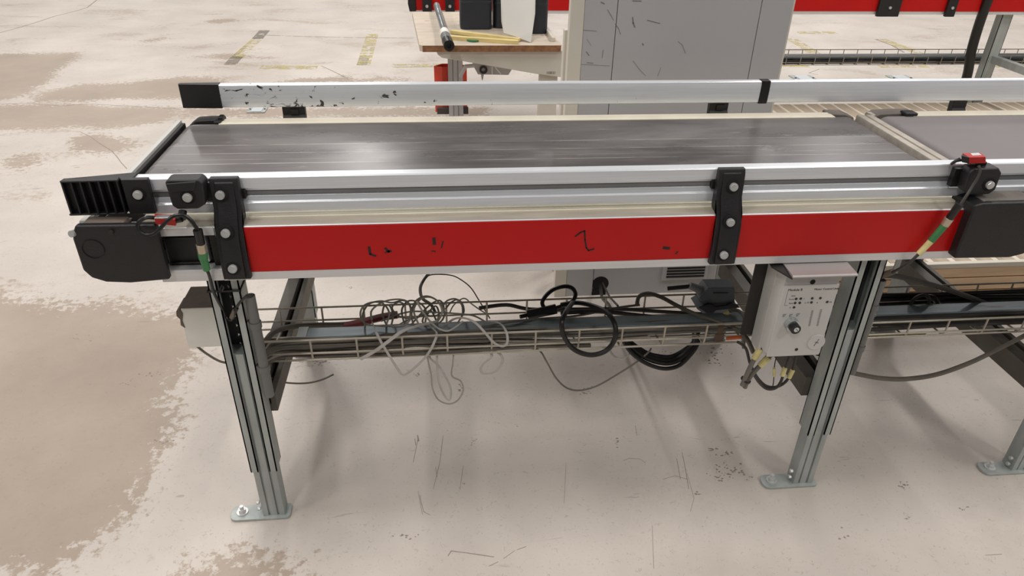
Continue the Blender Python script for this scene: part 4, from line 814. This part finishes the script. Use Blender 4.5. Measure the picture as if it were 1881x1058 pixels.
cable('grey lead with yellow tag arching beside the plug connector', [at(1318, 588, y=.23), at(1326, 580, y=.226), at(1340, 571.5, y=.222), at(1354, 570, y=.22), at(1365, 578, y=.19), at(1369, 592, y=.16), at(1366, 612, y=.13), at(1366, 640, y=.115)], .0042, 'cable_grey')
yt = obj('cable_tag', MB().cyl(at(1321, 584, y=.225), at(1340, 573, y=.221), .0066, n=10), 'yellow', loc=at(1330, 578, y=.234)); tag(yt, 'yellow tag on the grey lead below the plug connector', 'tag')
ob = obj('tray_coupler', MB().box(1.150, 1.172, .1245, .1275, .366, .386).box(1.154, 1.168, .1245, .1275, .386, .408), 'copper', loc=(1.16, .126, .36), bevel=.001); tag(ob, 'rusty brown coupler clamped on the near tray wires left of the control box', 'coupler')
ob = obj('cable_tie', MB().tube([(1.180, .126, .3715), (1.214, .126, .3735)], .0042, 8), 'orange', loc=(1.2, .126, .37)); tag(ob, 'orange tie on the tray wire near the control box', 'cable tie')
# cables of the right hand tray
cable('dark cable slanting down from the conduit across the right tray', [at(1622, 506, y=.06), at(1650, 508, y=.10), at(1700, 520, y=.15), at(1750, 535, y=.20), at(1800, 553, y=.24), at(1860, 578, y=.26), at(1920, 600, y=.27)], .0062, 'cable_dark')
cable('grey hose sagging under the right tray from the conduit to the right edge', [at(1562, 684, y=.03), at(1580, 688, y=.03), at(1620, 695, y=.035), at(1665, 696, y=.04), at(1720, 688, y=.05), at(1780, 667, y=.06), at(1830, 643, y=.08), at(1881, 617, y=.10), at(1930, 590, y=.12)], .0055, 'cable_brown')
cable('thin dark cable behind the leg under the control box', [at(1500, 650, y=.08), at(1530, 660, y=.07), at(1556, 686, y=.06), at(1548, 712, y=.05)], .0042, 'cable_dark')
for i in range(5):
    cable('one of the dark cables lying lengthwise in the right cable tray', [(1.43+.4*j, .142+.011*i+.006*math.sin(i*2+j), .366+.004*(i % 3)+.004*math.sin(i+j*2)) for j in range(5)], .0050, 'cable_dark', 'dark cables lying in the right cable tray')
for i in range(4):
    cable('one of the black cables along the far side of the right cable tray', [(1.43+.4*j, .262+.010*i+.005*math.sin(i*2+j), .356+.012*(i % 3)+.004*math.sin(i+j*2)) for j in range(5)], .0056, 'cable_black', 'black cables at the far side of the right tray')
cable('thin yellowish wire under the near side of the right tray', [at(1588, 617, y=.14), at(1640, 616, y=.14), at(1700, 612, y=.14)], .0028, 'yellow')
rl = thing('cable_coil', 'dark cable coil lying on its side in the right tray by the leg', 'cable coil', at(1690, 558, y=.24))
for i in range(4):
    c = Vector(at(1690, 557, y=.235+.004*i)); obj('turn', MB().tube([(c.x+.024*math.cos(a*.4), c.y, c.z+.024*math.sin(a*.4)) for a in range(17)], .0045, 6), 'cable_dark', rl)
obj('turn', MB().tube(smooth([at(1704, 545, y=.25), at(1716, 548, y=.25), at(1722, 560, y=.25), at(1716, 574, y=.25)]), .0075, 6), 'cable_black', rl)

# ================================================================== grey cabinet
cabn = thing('control_cabinet', 'tall light grey cabinet standing behind the conveyor, panels scuffed with black marks', 'cabinet', (1.25, 1.0, 0))
ZT = 1.95; yc = .935
obj('carcass', MB().box(.926, 1.562, yc+.012, 1.05, .0, ZT), 'panel', cabn, bevel=.002)
for xa, xb in ((.949, 1.0435), (1.0455, 1.4705), (1.4725, 1.5675)):
    obj('front_panel', MB().box(xa, xb, yc, yc+.012, .125, ZT), 'panel', cabn, bevel=.001)
obj('corner_post', MB().box(.908, .9485, yc-.001, yc+.03, .0, ZT), 'cream_steel', cabn, bevel=.002)
obj('right_edge_trim', MB().box(1.5635, 1.573, yc+.001, yc+.012, .0, ZT), 'cream_steel', cabn, bevel=.001)
obj('plinth_panel', MB().box(.949, 1.0435, yc+.002, yc+.012, .0, .124), 'panel', cabn, bevel=.001)
pp = obj('plinth_panel', MB().box(1.0455, 1.562, yc+.003, yc+.012, .0, .124), 'panel', cabn, bevel=.001)
c = at(1103, 522, y=yc); obj('cable_hole', MB().cyl((c[0], yc+.0025, c[2]), (c[0], yc+.01, c[2]), .030, n=24).box(c[0]-.026, c[0]+.022, yc+.002, yc+.01, 0, .028), 'hole', cabn)
vt = MB().ring((0, 0, 0), (0, 0, 1), .1, .05, .01)
v0 = at(1222, 488, y=yc); v1 = at(1292, 506, y=yc)
vf = obj('vent', MB().box(v0[0]-.006, v1[0]+.012, yc-.004, yc+.003, v1[2]-.012, .122), 'panel', cabn, bevel=.001)
for k_ in range(4):
    z = v1[2]-.002+.0115*k_; obj('vent_slot', MB().box(v0[0]+.008, v1[0], yc-.0055, yc-.0035, z, z+.0065), 'hole', vf)
def cscuff(pts_, w, m='scuff'):
    obj('scuff_mark', ribbon([at(u, v, y=yc) for u, v in pts_], w, y=yc, h=.0004), m, cabn)
for pts_, w in (([(1162, 1.5), (1178, 2)], .003), ([(1189, 37), (1200, 40), (1212, 43)], .0026), ([(1116, 18), (1122, 28), (1127, 37)], .002), ([(1130, 44), (1136, 52), (1140, 63)], .002), ([(1162, 32), (1163, 42), (1166, 50)], .0045), ([(1064, 43), (1066, 60), (1067, 72)], .0015), ([(1068, 55), (1096, 57)], .0015), ([(1078, 72), (1086, 84)], .0012), ([(1077, 95), (1082, 102)], .003), ([(1078, 115), (1090, 116)], .002), ([(1163, 112), (1175, 128), (1186, 139)], .0014), ([(1208, 140), (1214, 124)], .0012), ([(1180, 80), (1182, 83)], .004), ([(1245, 76), (1253, 82), (1259, 98)], .0015), ([(1104, 4), (1110, 7)], .004), ([(1068, 118), (1120, 121)], .001), ([(1108, 92), (1106, 106)], .002), ([(1050, 80), (1053, 98)], .002)):
    cscuff(pts_, w*.8)

# ================================================================== work bench and what stands on it
bn = thing('work_bench', 'workbench with worn laminate top left of the grey cabinet', 'workbench', (.7, 1.9, 0))
tpoly = [(.472, 1.462), (.462, 1.472), (.420, 2.12), (.962, 2.12), (.978, 1.470), (.974, 1.462)]
obj('table_top', MB().prism(tpoly, 'z', .7285, .7505), 'bench_top', bn, bevel=.0008)
obj('front_edge', MB().prism([(.473, 1.4605), (.974, 1.4605), (.974, 1.4625), (.473, 1.4625)], 'z', .7275, .7495), 'chip', bn, bevel=.0005, label='bare chipboard edge')
obj('side_bracket', MB().prism([(.520, .7275), (.527, .714), (.542, .703), (.60, .694), (.888, .644), (.982, .631), (.982, .7275)], 'y', 1.475, 1.500), 'cream_steel', bn, bevel=.002)
for k_, wv in enumerate((1, 1, 2, 1, 3, 1, 1, 2, 1, 1)):
    xx = .928+.0035*k_; obj('barcode_bar', MB().box(xx, xx+.0008*wv, 1.4742, 1.4752, .6430, .6530), 'ink_soft', bn)
obj('upright', MB().box(at(1035, 100, y=1.12)[0], at(1048, 100, y=1.12)[0], 1.12, 1.15, .0, at(1040, 55, y=1.12)[2]), 'cream_steel', bn, bevel=.003)
obj('lower_upright', MB().box(.905, .975, 1.50, 1.53, .0, .64), 'cream_steel', bn, bevel=.003)
lg = MB(); a_ = at(823, 130, y=1.9)[0]; b2 = at(850, 130, y=1.9)[0]
for q0, q1 in ((0, .3), (.36, .64), (.70, 1.0)): lg.box(a_+(b2-a_)*q0, a_+(b2-a_)*q1, 1.9, 1.94, 0, .7285)
lg.box(a_, b2, 1.905, 1.935, 0, .7285); obj('bench_leg', lg, 'panel', bn, bevel=.001)
mp_ = [at(u, v, y=1.66) for u, v in ((866, 112), (872, 126), (878, 137), (934, 138), (940, 128), (950, 126), (950, 112))]
mh = obj('height_gear', MB().prism([(p[0], p[2]) for p in mp_], 'y', 1.66, 1.70), 'panel', bn, bevel=.002)
c = at(888, 128, y=1.658); obj('gear_wheel', MB().ring(c, (0, -1, 0), .016, .008, .004, 16), 'dark_steel', mh)
obj('gear_pin', MB().cyl(at(886, 137, y=1.67), at(886, 147, y=1.67), .006, .002, n=8), 'panel', mh)
for u0, v0_, u1, v1_ in ((904, 124, 904, 136), (910, 124, 920, 136)):
    p0 = at(u0, v0_, y=1.66); p1 = at(u1, v1_, y=1.66); obj('gear_slot', ribbon([p0, p1], .004, y=1, h=.001), 'paper', mh)
obj('tilt_arm', MB().tube([at(846, 140, y=1.80), at(855, 122, y=1.78), at(878, 120, y=1.72)], .008, 8), 'panel', bn)
obj('back_rail', MB().box(.948, .962, 1.52, 2.11, .7505, .765), 'cream_steel', bn, bevel=.002)
# storage tubs
def tub(label, x0, x1, y0, y1, h, grooves):
    t = thing('storage_tub', label, 'tub', ((x0+x1)/2, (y0+y1)/2, .751), 'dark storage tubs on the bench')
    r = .02; pl = []
    for (cx, cyy, a0) in ((x1-r, y1-r, 0), (x0+r, y1-r, 90), (x0+r, y0+r, 180), (x1-r, y0+r, 270)):
        pl += [(cx+r*math.cos(math.radians(a0+q)), cyy+r*math.sin(math.radians(a0+q))) for q in (0, 30, 60, 90)]
    obj('body', MB().prism(pl, 'z', .751, .751+h), 'bin', t, bevel=.002)
    for g_ in grooves:
        pl2 = [((p[0]-(x0+x1)/2)*1.012+(x0+x1)/2, (p[1]-(y0+y1)/2)*1.012+(y0+y1)/2) for p in pl]
        obj('rim', MB().prism(pl2, 'z', .751+g_, .751+g_+.010), 'bin', t, bevel=.002)
    return t
tub('dark slate tub standing left of the paper sheet', .618, .742, 1.735, 1.86, .16, (.094, .122))
tub('dark slate tub mostly hidden behind the paper sheet', .752, .86, 1.76, 1.90, .13, (.085,))
tub('dark slate tub standing right of the paper sheet', .872, .952, 1.655, 1.78, .16, (.10, .13))
ps = thing('paper_sheet', 'large white paper sheet leaning upright on the bench between dark tubs', 'paper', (.84, 1.58, .755))
P0 = [at(918, -60, y=1.62), at(985, -60, y=1.62), at(983, 25, y=1.60), at(978, 60, y=1.545), at(975, 78, y=1.498), at(950, 68, y=1.530), at(925, 60, y=1.565), at(921, 40, y=1.60)]
s_ = MB().add([tuple(p) for p in P0]+[(p[0], p[1]+.0012, p[2]) for p in P0], [tuple(range(8))[::-1], tuple(range(8, 16))]+[(i, (i+1) % 8, 8+(i+1) % 8, 8+i) for i in range(8)])
obj('sheet', s_, 'paper', ps)
for lab, a_, b2, h_ in (('yellow wooden lath lying across the bench, the rear one of two', (829, 55), (955, 70), .012), ('yellow wooden lath lying across the bench, the front one of two', (822, 65), (952, 74), .014)):
    p0 = Vector(at(*a_, z=.764)); p1 = Vector(at(*b2, z=.764)); d = (p1-p0).normalized(); s2_ = Vector((-d.y, d.x, 0))*.011
    o = obj('wooden_lath', MB().hexa([p0-s2_-Vector((0, 0, h_)), p1-s2_-Vector((0, 0, h_)), p1+s2_-Vector((0, 0, h_)), p0+s2_-Vector((0, 0, h_))], [p0-s2_, p1-s2_, p1+s2_, p0+s2_]), 'lath', loc=tuple(p0), bevel=.001); tag(o, lab, 'lath')
o = obj('tape_roll', MB().ring((.66, 1.535, .751), (0, 0, 1), .026, .016, .006, 24), 'green', loc=(.66, 1.535, .751)); tag(o, 'small green tape roll lying under the yellow laths', 'tape')
pole = thing('telescopic_pole', 'grey steel telescopic pole with black end lying over the bench edge', 'pole', at(815, 50, z=.775))
k = [Vector(at(802, 10, z=.775)), Vector(at(816, 58, z=.775)), Vector(at(818, 66, z=.775)), Vector(at(821, 75, z=.775)), Vector(at(825, 84, z=.775))]
obj('tube', MB().cyl(k[0]+(k[0]-k[1])*.0, k[1], .0135, n=18), 'steel', pole); obj('collar', MB().cyl(k[1], k[2], .0165, n=18), 'paper', pole, bevel=.001); obj('grip', MB().cyl(k[2], k[3], .0175, n=18), 'grey_plastic', pole, bevel=.002); obj('end_plug', MB().ring(k[3], k[4]-k[3], .0185, .008, (k[4]-k[3]).length, 20), 'black_gloss', pole)
obj('tip', MB().cyl(k[3], k[3]+(k[4]-k[3])*.8, .008, n=10), 'grey_plastic', pole)
rb = thing('tool_holder', 'open red plastic holder hanging behind the bench leg', 'holder', (.58, 1.95, .30))
xs = [at(u, 130, y=1.95)[0] for u in (797, 812, 846, 858)]
pl = [(xs[0], 1.97), (xs[1], 1.945), (xs[2], 1.945), (xs[3], 1.97), (xs[2], 2.01), (xs[1], 2.01)]
cx_ = sum(p[0] for p in pl)/6; cy_ = sum(p[1] for p in pl)/6; inn = [((p[0]-cx_)*.93+cx_, (p[1]-cy_)*.93+cy_) for p in pl]
zt_ = at(800, 122, y=1.96)[2]; zb_ = at(800, 208, y=1.95)[2]
vs = [(*p, zb_) for p in pl]+[(*p, zt_) for p in pl]+[(*p, zt_) for p in inn]+[(*p, zb_+.01) for p in inn]
fs = [tuple(range(6))[::-1]]+[(i, (i+1) % 6, 6+(i+1) % 6, 6+i) for i in range(6)]+[(6+i, 6+(i+1) % 6, 12+(i+1) % 6, 12+i) for i in range(6)]+[(12+i, 12+(i+1) % 6, 18+(i+1) % 6, 18+i) for i in range(6)]+[tuple(range(18, 24))]
obj('cup', MB().add(vs, fs), 'red_bin', rb, bevel=.001)
p0 = at(803, 208, y=1.938); p1 = at(860, 196, y=1.938); obj('front_block', MB().box(p0[0], p1[0], 1.92, 1.944, p0[2], p1[2]), 'dark_brown', rb, bevel=.002)

# ================================================================== wooden platform behind the right conveyor
wp = thing('wooden_platform', 'low wooden pallet platform on the floor behind the right conveyor', 'pallet', (2.7, 1.7, 0))
px0, px1, py0, py1, pz = 1.80, 4.6, .80, 2.63, .172
w_ = .0795; n_ = int((px1-px0)/w_); me = None
for i in range(n_):
    if me is None: me = obj('deck_board', MB().box(px0, px0+w_-.020, py0, py1, pz-.016, pz), 'wood_y', wp, bevel=.0015)
    else:
        o = me.copy(); COL.objects.link(o); o.location.x = me.location.x+w_*i; o.location.z = random.uniform(-.0005, .0012); o.parent = wp
obj('deck_base', MB().box(px0, px1-.05, py0, py1, pz-.0163, pz-.0015), 'pale_wood', wp)
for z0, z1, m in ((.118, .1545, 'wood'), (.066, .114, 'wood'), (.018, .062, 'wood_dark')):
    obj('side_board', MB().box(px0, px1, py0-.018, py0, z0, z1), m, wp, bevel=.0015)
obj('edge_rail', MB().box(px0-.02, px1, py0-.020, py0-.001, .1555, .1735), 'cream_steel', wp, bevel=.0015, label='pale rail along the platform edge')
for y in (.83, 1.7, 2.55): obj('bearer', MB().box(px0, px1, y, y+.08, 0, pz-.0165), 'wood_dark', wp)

# ================================================================== far conveyor
fc = thing('belt_conveyor', 'far red sided conveyor running behind the workbench and the cabinet', 'conveyor', (2.2, 3.0, 0))
yf = 2.64; zf = .652
obj('front_frame', MB().box(.405, 5.2, yf, yf+.03, zf, .775), 'alu_frame', fc, bevel=.001)
obj('red_panel', MB().box(.425, 5.2, yf-.003, yf, zf+.016, .772), 'red', fc, bevel=.0005)
obj('belt', MB().box(.42, 5.2, yf+.03, yf+.55, .72, .775), 'belt_plain', fc)
obj('back_frame', MB().box(.405, 5.2, yf+.55, yf+.58, zf, .775), 'alu_frame', fc, bevel=.001)
obj('end_cover', MB().prism([(.385, .70), (.392, zf+.01), (.425, zf+.012), (.425, .785), (.39, .785)], 'y', yf-.012, yf+.59), 'black', fc, bevel=.003)
def fx(u): return at(u, 15, y=yf-.01)[0]
for u0, u1, db in ((776, 793, 0), (818, 835, 0), (1612, 1652, .0), (1738, 1755, .002)):
    o = obj('mounting_bracket', MB().prism([(yf-.022, zf-.008), (yf-.022, .74), (yf-.012, .87), (yf-.002, .87), (yf-.002, zf-.008)], 'x', fx(u0), fx(u1)), 'black', fc, bevel=.003)
    x_ = (fx(u0)+fx(u1))/2; obj('bolt', MB().cyl((x_, yf-.022, .69), (x_, yf-.028, .69), .008, n=6), 'bolt', o)
obj('guide_rail', MB().box(.40, 5.2, yf-.002, yf+.02, .80, .86), 'alu', fc, bevel=.002)
for xa in (at(1805, 120, y=yf+.06)[0],):
    o = MB().box(xa, xa+.062, yf+.04, yf+.043, .0, .652).box(xa, xa+.003, yf+.04, yf+.09, .0, .652).box(xa+.059, xa+.062, yf+.04, yf+.09, .0, .652).box(xa+.01, xa+.052, yf+.036, yf+.05, .0, .42)
    obj('cross_beam', MB().box(xa+.02, xa+.058, yf-.36, yf+.05, .385, .425), 'galv', fc, bevel=.002)
    l_ = obj('support_leg', o, 'galv', fc); obj('foot_plate', MB().box(xa-.07, xa+.07, yf+.035, yf+.095, 0, .008), 'galv', l_, bevel=.002)
bc = [at(1822, -20, y=yf-.02), at(1800, 40, y=yf), at(1784, 95, y=yf+.01), at(1773, 150, y=yf+.02)]
o = obj('drop_hose', MB().tube(smooth(bc+[(bc[-1][0]-.04, bc[-1][1], .0125+.006)], 6), .0255, 12), 'cable_black', loc=(bc[-1][0]-.04, yf, .02)); tag(o, 'thick black hose running down beside the far conveyor leg', 'hose')
nf = [(2.84, .387), (2.841, .352), (2.845, .337), (2.90, .337)]; ff = [(3.01, .387-.0), (3.009, .352), (3.005, .337), (2.95, .337)]
cable_tray('far wire mesh cable tray under the red far conveyor', 2.30, 4.9, 2.35, .0865, nf, ff, (3.6, 2.92, .337))
o = thing('cable_trunking', 'grey cable trunking lying in the far cable tray', 'trunking', (3.6, 2.92, .34)); obj('channel', MB().box(2.35, 4.9, 2.88, 2.97, .3395, .372), 'galv_blue', o, bevel=.002)
for i in range(3): cable('one of the dark cables beside the trunking in the far tray', [(2.35+.5*j, 2.852+.009*i, .345+.006*(i % 2)+.004*math.sin(j+i)) for j in range(6)], .007, 'cable_dark', 'dark cables in the far tray')
# floor plates
def plate(label, u0, v0, u1, v1):
    a = at(u0, v1, z=0); b2 = at(u1, v1, z=0); c = at(u1, v0, z=0)
    x0, x1, y0, y1 = a[0], b2[0], a[1], c[1]
    t = thing('floor_plate', label, 'plate', ((x0+x1)/2, (y0+y1)/2, 0), 'small metal plates screwed to the floor')
    obj('plate', MB().box(x0, x1, y0, y1, .0008, .006), 'galv', t, bevel=.001); d = (x1-x0)*.16
    obj('reflector', MB().box(x0+d*1.3, x1-d*1.3, y0+.012, y1-.012, .006, .009), 'label_white', t, bevel=.001)
    for xx in (x0+d*.6, x1-d*.6): obj('screw', MB().cyl((xx, (y0+y1)/2, .006), (xx, (y0+y1)/2, .010), d*.3, n=10), 'dark_steel', t)
plate('metal floor plate with white reflector just right of the grey cabinet', 1467, 139, 1508, 151)
plate('metal floor plate halfway between the cabinet and the far leg', 1650, 139, 1690, 151)
plate('metal floor plate seen under the left guide rail behind the belt', 453, 197, 486, 208)
